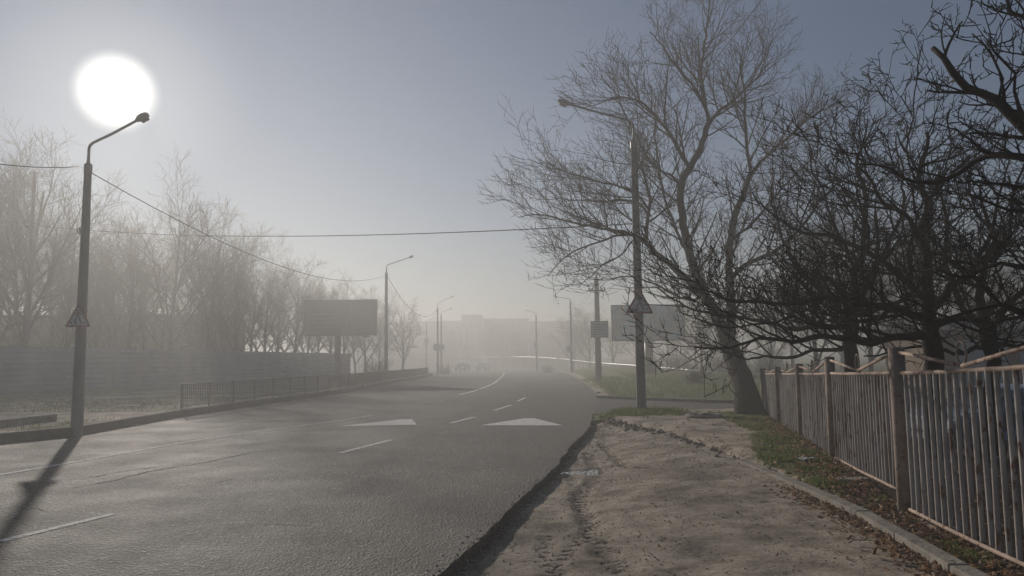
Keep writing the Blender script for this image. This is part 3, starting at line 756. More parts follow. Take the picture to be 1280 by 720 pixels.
mb = MB(); mb.box((0, 0, 0), (w, .05, h)); mb.build('board', M['plate'], t)
mb = MB()
for s_ in (-1, 1): mb.box((s_*w/2, -.01, 0), (.05, .09, h+.05)); mb.box((0, -.01, s_*h/2), (w-.06, .08, .05))
mb.build('frame', M['dark_steel'], t)
mb = MB()
for k in range(5): mb.box((random.uniform(-.05, .05), -.028, h*.3-k*h*.15), (w*random.uniform(.55, .75), .006, .05))
mb.build('text_lines', M['sign_back'], t)

# ------------------------------------------------------------------ billboards
def billboard(x0, x1, yt, yb, postpx, Y, m, label, ppx_w, art, ry=0.0):
    a, b = at(x0, yt, Y), at(x1, yb, Y); w = b.x-a.x; zt = (at(x0, yt, Y).z+at(x1, yt, Y).z)/2; zb = (at(x0, yb, Y).z+at(x1, yb, Y).z)/2; h = zt-zb
    pc = at(postpx, yb, Y).x; g = H(pc, Y)[0]; cx = (a.x+b.x)/2
    t = empty('billboard', (pc, Y, g), ry, label, 'billboard'); zc = (zt+zb)/2-g; dx = cx-pc
    mb = MB(); mb.box((dx, 0, zc), (w-.16, .24, h-.16)); mb.build('panel', M['sign_back'], t)
    mb = MB(); mb.box((dx, -.135, zc), (w-.2, .02, h-.2)); pn = mb.build('poster', m, t)
    mb = MB()
    for s_ in (-1, 1): mb.box((dx+s_*(w/2-.04), 0, zc), (.1, .34, h)); mb.box((dx, 0, zc+s_*(h/2-.04)), (w-.18, .34, .1))
    mb.build('frame', M['dark_steel'], t)
    mb = MB(); mb.tube([(0, .1, -.2), (0, .1, zb-g+.3)], ppx_w/2, 12); mb.build('post', M['dark_steel'], t, True)
    mb = MB(); mb.box((0, .1, .06), (1.0, 1.0, .2)); mb.build('footing', M['concrete'], t)
    if art:
        mb = MB()
        for k in range(4): mb.box((dx-w*.2, -.155, zc+h*(.1-.12*k)), (w*(.36-.04*(k % 2)), .01, h*.05))
        mb.build('print', M['board_text'], pn)
        mb = MB(); mb.box((dx+w*.36, -.1, zc-h/2-.1), (.3, .4, .14)); mb.build('spotlight', M['dark_steel'], t)
        mb = MB(); mb.tube([(dx+w*(.13+.04*math.sin(k*.7)), -.15, zc+h*(.38-.09*k)) for k in range(8)], .10, 6, flat=.12); mb.build('print', M['board_text'], pn)
    return t
billboard(380.5, 471, 375, 419.5, 422, 62, M['board_left'], 'large dark billboard on a single post behind the kerb railing on the left', .55, True, 0)
billboard(763.5, 856, 381, 426, 811, 61, M['board_right'], 'large faded blue billboard behind the right lamp post, partly veiled by branches', .7, False, 0)

# ------------------------------------------------------------------ railing on left kerb
rp = [(xat(RLx, y)-.45, y) for y in [b1.y+7.0+i*2.0 for i in range(0, 1)]]
y = 20.0
while proj((xat(RLx, y)-.45, y, .16))[0] < 225: y += .1
rl = empty('kerb_railing', (xat(RLx, y)-.45, y, 0), 0, 'long low green railing of thin vertical bars along the left kerb', 'railing')
O = Vector((xat(RLx, y)-.45, y, 0)); yend = 100
while y < yend:
    y2 = y+2.0; a = Vector((xat(RLx, y)-.45, y, .16))-O; b = Vector((xat(RLx, y2)-.45, y2, .16))-O
    mb = MB(); H_ = .82
    mb.tube([a+Vector((0, 0, H_)), b+Vector((0, 0, H_))], .024, 5); mb.tube([a+Vector((0, 0, .12)), b+Vector((0, 0, .12))], .02, 5)
    for k in range(1, 15):
        p = a.lerp(b, k/15); mb.tube([p+Vector((0, 0, .12)), p+Vector((0, 0, H_))], .013, 4, cap=False)
    mb.build('railing_panel', M['rail_green'], rl)
    mb = MB(); mb.tube([a-Vector((0, 0, .1)), a+Vector((0, 0, H_+.02))], .032, 6); mb.build('post', M['rail_green'], rl)
    y = y2

# ------------------------------------------------------------------ corrugated fence on the left
cf0, cf1, cf2 = Vector((-46, 22)), at(0, 485, 39).to_2d(), Vector((-17.2, 80))
cf = empty('corrugated_fence', (cf1.x, cf1.y, 0), 0, 'long blue grey corrugated sheet metal fence behind the left verge', 'fence')
def cpanel(a, b, z0, z1):
    t = (b-a).normalized(); n = Vector((t.y, -t.x)); v = []; f = []; rows_ = int((z1-z0)/.04)
    for i in range(rows_+1):
        z = z0+(z1-z0)*i/rows_; off = .045*math.sin(z*2*math.pi/.30)
        for p in (a, b): v.append((p.x+n.x*off-cf1.x, p.y+n.y*off-cf1.y, z))
    for i in range(rows_): f.append((2*i, 2*i+1, 2*i+3, 2*i+2))
    o = mesh('sheet_panel', v, f, M['corrugated'], cf, True); s_ = o.modifiers.new('s', 'SOLIDIFY'); s_.thickness = .004; return o
random.seed(3)
for a, b in ((cf0, cf1), (cf1, cf2)):
    L_ = (b-a).length; n = int(L_/2.5); t = (b-a).normalized()
    for i in range(n):
        p = a+t*(i*L_/n); q = a+t*((i+1)*L_/n-.002); g = H(p.x, p.y)[0]; dz = random.uniform(-.012, .012)
        cpanel(p, q, g-.02+dz, g+2.5+dz)
        mb = MB(); mb.box((p.x-cf1.x-t.y*.12, p.y-cf1.y+t.x*.12, g+1.2), (.08, .08, 2.4)); mb.build('post', M['dark_steel'], cf)
# long low building behind it
def windows(parent, m_, pts, size, y):
    pass
lb_ = empty('low_building', (at(60, 470, 74).x, 74, 0), R(4), 'long low pale building behind the corrugated fence at far left', 'building')
z_top = at(60, 393, 74).z
mb = MB(); mb.box((0, 5, z_top/2-.3), (32, 10, z_top)); mb.build('wall', M['wall_plain'], lb_)
mb = MB(); mb.box((0, 5, z_top-.3+.62-.5), (32.8, 10.8, .22)); mb.build('roof', M['roof_sheet'], lb_)
for k in range(6):
    mb = MB(); mb.box((-13+k*5.2, -.02, 3.2), (1.3, .08, 1.0)); wf = mb.build('window', M['sign_white'], lb_)
    mb = MB(); mb.box((-13+k*5.2, -.07, 3.2), (1.15, .03, .85)); mb.build('pane', M['window'], wf)

# ------------------------------------------------------------------ fence on the right
fence = empty('bar_fence', (fp[0][0].x, fp[0][0].y, 0), 0, 'rusty pinkish steel bar fence with round posts running along the right verge', 'fence')
FO = Vector((fp[0][0].x, fp[0][0].y, 0))
pz0 = fp[0][0].z; d = Vector((fp[0][0].x-3.58, fp[0][0].y-4.9, 0))
posts = [(fp[0][0]-d*2+Vector((0, 0, .1)), fp[0][1].z+.12), (fp[0][0]-d+Vector((0, 0, .05)), fp[0][1].z+.06)]+[(a, b.z) for a, b in fp]
def yrail(i):  # rail heights at post i
    return {0: (.17, 1.58), 1: (.13, 1.53)}.get(i)
rz_ = [(.16, 1.60), (.11, 1.54), (at(1139, 634, 7.8).z, at(1133, 466, 7.8).z), None, None, None, None]
rt2 = [at(1133, 466, 7.8).z, at(1043, 466.5, 11.1).z, at(1003, 467, 14.3).z, at(975, 467, 17.6).z, at(956, 467, 20.8).z]
rb2 = [at(1131, 616, 7.8).z, at(1051, 571, 11.1).z, at(1006, 550, 14.3).z, at(975, 531, 17.6).z, at(956, 520, 20.8).z]
print('rails', rt2, rb2, rz_[2])
random.seed(8)
for i, (b, tz) in enumerate(posts):
    mb = MB(); p = b-FO; r = .078 if i <= 2 else .072
    mb.tube([(p.x, p.y, b.z-.25), (p.x, p.y, (b.z+tz)/2), (p.x, p.y, tz-.01)], r, 16); o = mb.build('post', M['fence_post'], fence, True)
    for pl_ in o.data.polygons:
        if len(pl_.vertices) > 4: pl_.use_smooth = False
    if i+1 < len(posts):
        b2_, tz2 = posts[i+1]
        if i < 2: zb0, zt0 = ((.16, 1.60), (.11, 1.54))[i]; zb1, zt1 = ((.11, 1.54), rz_[2])[i]
        else: zb0, zt0 = rb2[i-2], rt2[i-2]; zb1, zt1 = rb2[i-1], rt2[i-1]
        A_ = Vector((p.x, p.y, 0)); q = b2_-FO; B_ = Vector((q.x, q.y, 0)); t = (B_-A_).normalized(); A_ += t*r*.8; B_ -= t*r*.8
        def rail(z0, z1, rr, nm):
            n = 9; pts = []
            for k in range(n): s_ = k/(n-1); pts.append(A_.lerp(B_, s_)+Vector((0, 0, z0*(1-s_)+z1*s_+random.uniform(-.004, .004)-.012*math.sin(math.pi*s_))))
            mb = MB(); mb.tube(pts, rr, 8); mb.build(nm, M['fence_pink'], fence, True)
        rail(zt0, zt1, .021, 'top_rail'); rail(zb0, zb1, .019, 'bottom_rail')
        L_ = (B_-A_).length; nb = int(L_/.135); mb = MB()
        for k in range(1, nb):
            s_ = k/nb; pt = A_.lerp(B_, s_); z0 = zb0*(1-s_)+zb1*s_+.018; z1 = zt0*(1-s_)+zt1*s_-.018; be = random.gauss(0, .006); be2 = random.gauss(0, .004)
            if random.random() < .05: be *= 4
            mb.tube([(pt.x+be2, pt.y, z0), (pt.x+be, pt.y+be*.5, (z0+z1)/2), (pt.x, pt.y, z1)], .0205, 8, cap=False)
        mb.build('bars', M['fence_bar'], fence, True)
        mid = A_.lerp(B_, .5); zm = (zt0+zt1)/2+.03
        for e_, ez in ((A_, tz), (B_, tz2)):
            mb = MB(); mb.tube([(e_.x, e_.y, ez-.06), ((e_.x+mid.x)/2, (e_.y+mid.y)/2, (ez-.06+zm)/2+random.uniform(-.006, .006)), (mid.x, mid.y, zm)], .018, 8); mb.build('brace', M['fence_pink'], fence, True)
        mb = MB(); n = 20; pts = [(mid.x+t.x*.085*math.cos(k/n*6.2832), mid.y+t.y*.085*math.cos(k/n*6.2832), zm+.105+.098*math.sin(k/n*6.2832)) for k in range(n+1)]
        mb.tube(pts, .011, 6, cap=False); mb.build('ring', M['fence_post'], fence, True)

# ------------------------------------------------------------------ trees
def unit(): 
    while True:
        v_ = Vector((random.uniform(-1, 1), random.uniform(-1, 1), random.uniform(-1, 1)))
        if .01 < v_.length < 1: return v_.normalized()
def branch_path(p, d, L_, r, jit, trop, n, rend=.35):
    pts = [p.copy()]; rad = [r]; d = d.copy(); st = L_/n
    for i in range(n):
        d = (d+unit()*jit+Vector((0, 0, trop))).normalized(); p = p+d*st; pts.append(p.copy()); rad.append(r*(1-(1-rend)*(i+1)/n))
    return pts, rad
def grow(big, fine, pts, rad, lvl, cfg):
    "sprout side branches from the polyline"
    if lvl >= cfg['levels']: return
    Ls = [(pts[i+1]-pts[i]).length for i in range(len(pts)-1)]; L_ = sum(Ls)
    n = max(2, int(L_*cfg['dens'][lvl]*random.uniform(.8, 1.2))); s0 = cfg.get('start', [.2]*9)[lvl]
    for k in range(n):
        s_ = s0+(1-s0)*((k+random.random())/n); t = s_*L_; i = 0
        while i < len(Ls)-1 and t > Ls[i]: t -= Ls[i]; i += 1
        p = pts[i].lerp(pts[i+1], min(1, t/Ls[i])); d = (pts[i+1]-pts[i]).normalized(); rr = rad[i]*(1-t/Ls[i])+rad[i+1]*min(1, t/Ls[i])
        u = unit(); u = (u-d*u.dot(d)).normalized(); ang = R(random.uniform(*cfg['ang'])); nd = (d*math.cos(ang)+u*math.sin(ang)).normalized()
        if nd.z < cfg.get('minz', -.5) and random.random() < .7: nd.z = -nd.z*.5; nd.normalize()
        l = cfg['len'][lvl]*random.uniform(.55, 1.2)*(1-(.58 if lvl == 0 else .35)*s_); r_ = max(cfg['rmin'], min(rr*.62, cfg['rad'][lvl]*random.uniform(.8, 1.2)))
        ns = cfg['seg'][lvl]; a, b = branch_path(p, nd, l, r_, cfg['jit'], cfg['trop'], ns, .4)
        sides = 6 if r_ > .03 else (4 if r_ > .012 else 3)
        (big if lvl == 0 and cfg.get('biglvl', 1) else fine).tube(a, b, sides, cap=False)
        grow(big, fine, a, b, lvl+1, cfg)
def finish_tree(name, big, fine, loc, m1, m2, label, cat='tree', group=None, rz=0):
    t = empty(name, loc, rz, label, cat, group)
    big.build('trunk', m1, t, True); fine.build('crown', m2, t, True); return t

# the big bare tree leaning over the footpath
random.seed(21)
TB = Vector((G(940, 521, .1).x, 20.4, .05))
def W3(px, py, dep): return at(px, py, TB.y+dep*.85+1.3*(1-sm(420, 520, py))+2.3*(1-sm(290, 420, py)))-TB
limbs = [
 ([(940, 526, 0), (934, 500, 0), (926, 470, 0), (916, 445, 0), (908, 425, 0)], .36, .27),
 ([(908, 425, 0), (893, 390, .1), (873, 354, .2), (864, 323, .2), (853, 273, .4), (851, 234, .5), (863, 208, .6), (875, 185, .7), (886, 153, .8)], .21, .11),
 ([(886, 153, .8), (880, 130, .6), (870, 112, .3), (856, 96, 0), (842, 78, -.4), (828, 58, -.8), (812, 40, -1.2)], .075, .02),
 ([(886, 153, .8), (880, 120, 1.0), (876, 92, 1.1), (880, 61, 1.2), (884, 30, 1.3), (888, -5, 1.4), (886, -30, 1.4)], .075, .02),
 ([(886, 153, .8), (900, 138, 1.2), (915, 127, 1.7), (935, 108, 2.2), (948, 85, 2.6), (960, 60, 2.9)], .08, .02),
 ([(864, 213, .6), (853, 195, .3), (842, 177, 0), (832, 160, -.2), (818, 143, -.5), (806, 131, -.8), (793, 124, -1.1), (770, 122, -1.5), (748, 130, -1.9)], .085, .02),
 ([(852, 240, .5), (842, 222, 0), (823, 212, -.5), (806, 190, -1), (790, 160, -1.4), (776, 130, -1.8), (768, 95, -2.1)], .06, .015),
 ([(880, 366, .2), (860, 350, -.2), (838, 331, -.6), (820, 316, -1), (807, 304, -1.3), (798, 296, -1.5)], .13, .09),
 ([(807, 304, -1.3), (809, 280, -1.1), (812, 250, -.9), (806, 220, -.8), (795, 190, -.9)], .08, .025),
 ([(798, 296, -1.5), (780, 290, -1.8), (757, 286, -2.1), (718, 279, -2.5), (690, 271, -2.8), (668, 268, -3.0), (648, 272, -3.1)], .06, .012),
 ([(798, 296, -1.5), (775, 294, -1.2), (748, 302, -1.0), (718, 314, -.9), (698, 328, -.7), (685, 345, -.6)], .05, .012),
 ([(812, 262, -1), (796, 243, -1.6), (775, 233, -2.1), (753, 228, -2.5), (714, 218, -3.0), (690, 207, -3.4), (675, 200, -3.6)], .05, .012),
 ([(812, 270, -1), (800, 255, -.4), (780, 250, .2), (755, 252, .8), (725, 250, 1.4), (695, 248, 1.9), (670, 250, 2.2)], .045, .012),
 ([(795, 296, -1.4), (776, 318, -1.7), (756, 330, -1.9), (733, 350, -2.1), (722, 360, -2.2)], .035, .01),
 ([(912, 432, 0), (914, 395, .6), (912, 354, 1.0), (912, 316, 1.3), (916, 277, 1.5), (928, 246, 1.7), (938, 218, 1.9)], .19, .11),
 ([(938, 218, 1.9), (950, 203, 2.0), (963, 191, 2.2), (989, 168, 2.5), (1013, 147, 2.8), (1036, 134, 3.1), (1056, 126, 3.4)], .08, .02),
 ([(938, 218, 1.9), (936, 200, 1.8), (934, 180, 1.8), (931, 150, 1.7), (931, 116, 1.6), (925, 85, 1.5), (930, 55, 1.4)], .08, .02),
 ([(914, 350, 1.0), (930, 332, .6), (951, 323, .2), (982, 304, -.3), (1005, 280, -.6), (1025, 250, -.8), (1050, 225, -.9)], .10, .03),
 ([(914, 300, 1.4), (940, 280, 2.0), (965, 250, 2.6), (990, 222, 3.0), (1018, 195, 3.4), (1040, 165, 3.6)], .07, .02),
 ([(864, 323, .2), (850, 300, .8), (838, 268, 1.3), (828, 235, 1.8), (822, 195, 2.2), (818, 160, 2.5), (820, 120, 2.8)], .07, .02),
 ([(880, 366, .2), (868, 375, -.5), (850, 372, -1.0), (830, 360, -1.5), (810, 352, -1.9), (785, 345, -2.3), (765, 350, -2.6)], .06, .014),
]
cfg = dict(levels=4, dens=[3.1, 3.3, 3.8, 4.0], len=[2.5, 1.3, .75, .42], rad=[.032, .018, .011, .0075], rmin=.007, ang=(22, 55), jit=.10, trop=.045, seg=[8, 6, 4, 3], start=[.08, .15, .2, .2], minz=-.2, biglvl=0)
big = MB(); fine = MB()
for li, (pp_, r0, r1) in enumerate(limbs):
    pts = [W3(*q) for q in pp_]; pts = resample([tuple(q) for q in pts], .22)
    n = len(pts); pts = [q+unit()*.025 if 0 < i < n-1 else q for i, q in enumerate(pts)]
    kk = .84 if li else .94; rad = [(r0+(r1-r0)*i/(n-1))*kk for i in range(n)]
    if li == 0: rad = [r*(1+.35*max(0, 1-i/3)) for i, r in enumerate(rad)]
    big.tube(pts, rad, 12 if r0 > .1 else 7)
    if li > 0:
        c2 = dict(cfg)
        if r0 > .12: c2['dens'] = [1.8, 3.3, 3.8, 4.0]
        grow(big, fine, pts, rad, 0, c2)
print('bigtree verts', len(big.v), len(fine.v))
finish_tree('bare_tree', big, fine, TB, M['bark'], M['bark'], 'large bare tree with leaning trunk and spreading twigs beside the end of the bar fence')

# knotty fruit trees behind the fence
def fruit(px, Y, gz, limbs_px, label, seed, ls=1.0, dens=1.0, name='fruit_tree', levels=3):
    random.seed(seed); base = at(px, 450, Y); base.z = gz
    big = MB(); fine = MB()
    cfg = dict(levels=4, dens=[3.9*dens, 4.9*dens, 5.8*dens, 9], len=[1.7*ls, .95*ls, .45*ls, .17*ls**.5], rad=[.020, .012, .0085, .0068], rmin=.006, ang=(28, 72), jit=.17, trop=.05, seg=[10, 7, 4, 2], start=[.05, .1, .12, .15], minz=-.05, biglvl=0)
    for li, (pp_, r0, r1) in enumerate(limbs_px):
        pts = [at(q[0], q[1], Y+q[2])-base for q in pp_]
        pts = resample([tuple(q) for q in pts], .12); n = len(pts)
        pts = [q+Vector((noise.noise(q*2.3+Vector((li, 0, 0))), noise.noise(q*2.3+Vector((0, li, 5))), noise.noise(q*2.3+Vector((9, 0, li)))))*.09+unit()*.012 if 0 < i < n-1 else q for i, q in enumerate(pts)]
        rad = [(r0+(r1-r0)*i/(n-1))*random.uniform(.9, 1.12) for i in range(n)]
        big.tube(pts, rad, 9 if r0 > .04 else 6)
        if li > 0 or r0 < .06: grow(big, fine, pts, rad, 0, cfg)
    print(label[:20], len(big.v), len(fine.v))
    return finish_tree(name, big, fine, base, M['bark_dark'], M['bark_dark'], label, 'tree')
# tree A: trunk near px 1165
fruit(1165, 9.6, -.35, [
 ([(1170, 575, 0), (1168, 500, 0), (1166, 450, 0), (1163, 400, 0)], .13, .10),
 ([(1163, 400, 0), (1160, 350, 0), (1152, 300, .1), (1156, 250, .2), (1150, 200, .3), (1158, 165, .3)], .085, .02),
 ([(1163, 415, 0), (1130, 420, -.2), (1090, 428, -.4), (1040, 420, -.6), (990, 425, -.8), (940, 428, -1.0), (900, 432, -1.1), (868, 434, -1.2)], .06, .008),
 ([(1160, 400, 0), (1120, 385, -.3), (1075, 380, -.5), (1030, 372, -.7), (985, 380, -.9), (940, 375, -1.0), (900, 365, -1.0), (860, 352, -1.1), (835, 345, -1.1)], .055, .007),
 ([(1155, 370, 0), (1120, 340, .3), (1085, 318, .5), (1050, 300, .7), (1010, 290, .9), (970, 270, 1.0), (940, 240, 1.1)], .05, .008),
 ([(1150, 300, .1), (1125, 270, -.2), (1100, 240, -.4), (1075, 215, -.5), (1055, 190, -.6), (1040, 170, -.6)], .04, .008),
 ([(1163, 390, 0), (1190, 360, .2), (1215, 330, .3), (1235, 290, .4), (1250, 240, .5), (1262, 200, .5)], .05, .01),
 ([(1163, 410, 0), (1200, 400, -.2), (1240, 405, -.4), (1290, 395, -.6)], .05, .015),
 ([(1156, 250, .2), (1180, 225, .1), (1205, 205, 0), (1225, 190, 0)], .03, .008),
 ([(1140, 350, 0), (1141, 280, -.4), (1138, 200, -.7), (1143, 130, -.9), (1148, 70, -1.0), (1152, 58, -1.0)], .017, .006),
 ([(1120, 385, -.3), (1090, 400, -1.0), (1040, 405, -1.5), (985, 400, -1.8), (930, 408, -2.0), (880, 400, -2.1)], .03, .006),
 ([(1085, 318, .5), (1082, 280, .2), (1072, 240, 0), (1080, 200, -.2)], .025, .007),
], 'near knotty dark fruit tree rising behind the first fence post', 31, ls=.8, dens=1.15)
fruit(1062, 13.0, -.4, [
 ([(1068, 540, 0), (1066, 480, 0), (1062, 440, 0), (1066, 400, 0)], .14, .11),
 ([(1066, 400, 0), (1070, 350, 0), (1078, 300, .1), (1080, 260, .1), (1074, 215, .1), (1078, 175, .2), (1085, 150, .2)], .075, .015),
 ([(1066, 405, 0), (1035, 375, .3), (1005, 345, .4), (985, 310, .5), (970, 270, .6), (965, 230, .6)], .06, .012),
 ([(1066, 410, 0), (1030, 408, -.3), (990, 410, -.6), (950, 400, -.8), (910, 395, -1), (880, 385, -1.1), (850, 378, -1.2), (822, 360, -1.3)], .055, .008),
 ([(1068, 390, 0), (1090, 350, .3), (1110, 310, .5), (1125, 260, .6), (1130, 210, .7), (1120, 170, .7)], .055, .012),
 ([(1060, 430, 0), (1025, 440, .2), (980, 445, .3), (935, 450, .4), (900, 440, .5)], .04, .01),
 ([(1072, 330, 0), (1050, 300, -.5), (1035, 260, -.9), (1020, 220, -1.1), (1010, 185, -1.2)], .04, .01),
 ([(1068, 400, 0), (1100, 385, .6), (1140, 370, 1.0), (1180, 350, 1.3)], .045, .012),
], 'dark fruit tree behind the second fence post, between the leaning tree and the nearest one', 44, dens=.9)
fruit(1235, 11.0, -.5, [
 ([(1240, 570, 0), (1238, 500, 0), (1240, 450, 0), (1232, 410, 0)], .12, .09),
 ([(1232, 410, 0), (1225, 360, .1), (1240, 310, .2), (1230, 260, .3), (1215, 225, .4)], .07, .014),
 ([(1232, 410, 0), (1200, 380, .3), (1180, 340, .5), (1185, 290, .6), (1175, 240, .7), (1160, 200, .7)], .05, .012),
 ([(1234, 420, 0), (1260, 385, 0), (1290, 350, 0), (1320, 300, 0)], .06, .02),
 ([(1236, 430, 0), (1200, 440, -.4), (1160, 432, -.8), (1120, 440, -1.0), (1080, 445, -1.2)], .04, .008),
 ([(1240, 330, .2), (1262, 290, 0), (1270, 240, -.2), (1285, 200, -.3)], .035, .012),
 ([(1225, 360, .1), (1195, 330, -.3), (1165, 300, -.6), (1130, 285, -.8)], .035, .01),
 ([(1238, 440, 0), (1265, 432, .3), (1300, 420, .5)], .05, .02),
], 'dark fruit tree behind the fence ring ornament near the right edge', 52, ls=.85, dens=1.05)
fruit(1420, 5.6, .1, [
 ([(1430, 700, 0), (1425, 560, 0), (1420, 450, 0), (1410, 330, 0)], .12, .09),
 ([(1410, 330, 0), (1370, 240, 0), (1330, 195, .1), (1280, 158, .2), (1247, 132, .3), (1210, 107, .4), (1191, 85, .4), (1166, 60, .5)], .075, .022),
 ([(1410, 330, 0), (1360, 250, -.2), (1320, 215, -.3), (1275, 205, -.2), (1235, 190, 0), (1200, 215, .2), (1150, 222, .4), (1110, 215, .5), (1070, 205, .6)], .042, .007),
 ([(1400, 300, 0), (1370, 180, .2), (1330, 90, .3), (1290, 40, .4), (1262, 10, .5), (1256, -12, .5)], .045, .012),
 ([(1400, 340, 0), (1350, 300, .1), (1300, 270, .2), (1250, 262, .3), (1205, 240, .4)], .035, .007),
 ([(1405, 400, 0), (1350, 350, .2), (1300, 345, .3), (1255, 330, .4), (1210, 345, .5), (1165, 330, .6)], .035, .007),
 ([(1410, 440, 0), (1350, 420, .3), (1290, 400, .4), (1240, 385, .5), (1190, 395, .6), (1140, 375, .7)], .035, .007),
 ([(1300, 172, .15), (1275, 130, .1), (1262, 90, .1), (1240, 65, .2), (1235, 50, .2)], .02, .007),
 ([(1247, 132, .3), (1255, 100, .2), (1243, 70, .2), (1215, 42, .3)], .014, .006),
], 'fruit tree reaching in over the fence from the right edge with one thick gnarled limb', 63, ls=.42, dens=1.5)

# background bare trees, four kinds copied
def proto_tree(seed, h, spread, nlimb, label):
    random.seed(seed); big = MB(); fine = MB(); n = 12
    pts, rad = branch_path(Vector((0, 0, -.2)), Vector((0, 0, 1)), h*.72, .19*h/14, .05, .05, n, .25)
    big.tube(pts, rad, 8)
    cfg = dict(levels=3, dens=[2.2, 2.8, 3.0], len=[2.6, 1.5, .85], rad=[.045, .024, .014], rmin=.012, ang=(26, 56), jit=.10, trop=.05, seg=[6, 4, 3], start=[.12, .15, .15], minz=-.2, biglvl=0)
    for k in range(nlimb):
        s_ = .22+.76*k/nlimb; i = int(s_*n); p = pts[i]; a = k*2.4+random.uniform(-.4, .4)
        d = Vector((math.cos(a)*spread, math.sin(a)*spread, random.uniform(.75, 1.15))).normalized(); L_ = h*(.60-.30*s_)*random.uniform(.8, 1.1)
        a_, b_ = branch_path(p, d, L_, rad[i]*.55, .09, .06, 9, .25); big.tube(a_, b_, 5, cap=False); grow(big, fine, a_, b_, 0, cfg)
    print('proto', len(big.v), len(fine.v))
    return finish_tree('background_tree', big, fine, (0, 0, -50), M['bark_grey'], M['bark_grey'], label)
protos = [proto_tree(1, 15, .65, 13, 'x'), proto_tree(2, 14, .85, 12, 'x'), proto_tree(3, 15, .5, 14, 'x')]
PH = [15*.95, 14*.95, 15*.98]
used = [False]*3
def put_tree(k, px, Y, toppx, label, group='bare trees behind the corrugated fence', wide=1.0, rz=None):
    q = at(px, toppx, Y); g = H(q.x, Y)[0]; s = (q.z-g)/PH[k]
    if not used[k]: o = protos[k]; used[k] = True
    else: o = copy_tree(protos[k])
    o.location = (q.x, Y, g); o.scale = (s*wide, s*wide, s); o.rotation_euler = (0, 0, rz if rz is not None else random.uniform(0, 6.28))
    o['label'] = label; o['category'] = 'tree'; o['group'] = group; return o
random.seed(77)
LT = [(0, 42, 52, 152, 'tall bare tree left of the nearest lamp post, crown under the sun'), (1, -35, 50, 165, 'bare tree cut by the left edge of the photo'), (2, 5, 58, 190, 'slender bare tree at far left behind the low building'),
 (1, 95, 58, 235, 'bare tree directly behind the left lamp post'), (2, 128, 62, 268, 'slim bare tree just right of the left lamp post'), (0, 165, 60, 258, 'bare tree in the dip between the two tallest left crowns'),
 (1, 222, 57, 226, 'broad rounded bare tree, tallest of the middle of the left wood'), (0, 262, 62, 250, 'bare tree on the right shoulder of the broad rounded one'), (2, 300, 64, 272, 'bare tree under the sagging wire midway to the billboard'),
 (1, 335, 68, 308, 'bare tree on the slope of crowns left of the dark billboard'), (0, 368, 70, 322, 'bare tree whose crown rises just left of the dark billboard'), (2, 398, 75, 342, 'bare tree behind the left half of the dark billboard'),
 (1, 430, 80, 348, 'bare tree behind the middle of the dark billboard'), (0, 458, 84, 352, 'bare tree behind the right half of the dark billboard'), (1, 503, 92, 366, 'last isolated bare tree right of the second left lamp post')]
for k, px, Y, tp, lab in LT: put_tree(k, px, Y, tp, lab)
hz_lab = 'one of the haze-veiled bare trees in the back row of the left wood'
for px, Y, tp in ((-60, 66, 215), (25, 70, 260), (70, 66, 275), (110, 72, 290), (150, 70, 300), (190, 70, 285), (240, 74, 290), (280, 72, 300), (318, 78, 320), (350, 82, 335), (385, 86, 350), (415, 90, 358), (445, 95, 366), (475, 100, 372)):
    put_tree(random.randrange(3), px, Y, tp, hz_lab, 'back row of the left wood', 1.15)
for k, px, Y, tp, lab, wd in ((1, 872, 42, 330, 'small twin-stemmed bare tree on the grass beyond the side road', .9), (0, 1010, 34, 245, 'hazy bare tree behind the bar fence beyond the side road', 1), (1, 1075, 40, 250, 'hazy bare tree filling the gap behind the second fruit tree', 1.1), (2, 1140, 36, 262, 'hazy slim bare tree behind the nearest fruit tree', 1.2), (0, 1210, 42, 300, 'hazy bare tree behind the low garage', 1.2), (1, 1275, 38, 300, 'hazy bare tree at the right edge above the garage roof', 1.2), (2, 960, 50, 335, 'pale hazy tree right of the leaning trunk', 1.3)):
    put_tree(k, px, Y, tp, lab, 'hazy bare trees beyond the side road', wd)
for k, px, Y, tp, lab, wd in ((0, 832, 78, 398, 'misty low tree just right of the blue billboard post', 1.5), (1, 868, 70, 385, 'misty spreading tree behind the twin-stemmed one', 1.5), (2, 905, 76, 375, 'misty tree between the twin-stemmed tree and the leaning trunk', 1.6), (1, 985, 62, 330, 'hazy broad tree seen over the far end of the bar fence', 1.3), (0, 1045, 66, 320, 'hazy tree behind the far fence posts', 1.3), (1, 1110, 60, 310, 'hazy tree far behind the nearest fruit tree', 1.3)):
    put_tree(k, px, Y, tp, lab, 'hazy bare trees beyond the side road', wd)
for px, Y, tp, lab in ((735, 112, 378, 'misty rounded tree left of the crossarm utility pole'), (715, 125, 388, 'misty tree behind the plated lamp post on the right verge'), (765, 110, 392, 'misty tree just left of the blue billboard'), (795, 115, 400, 'misty tree behind the right lamp post, under the blue billboard')):
    put_tree(random.randrange(3), px, Y, tp, lab, 'misty trees right of the bend', 1.4)

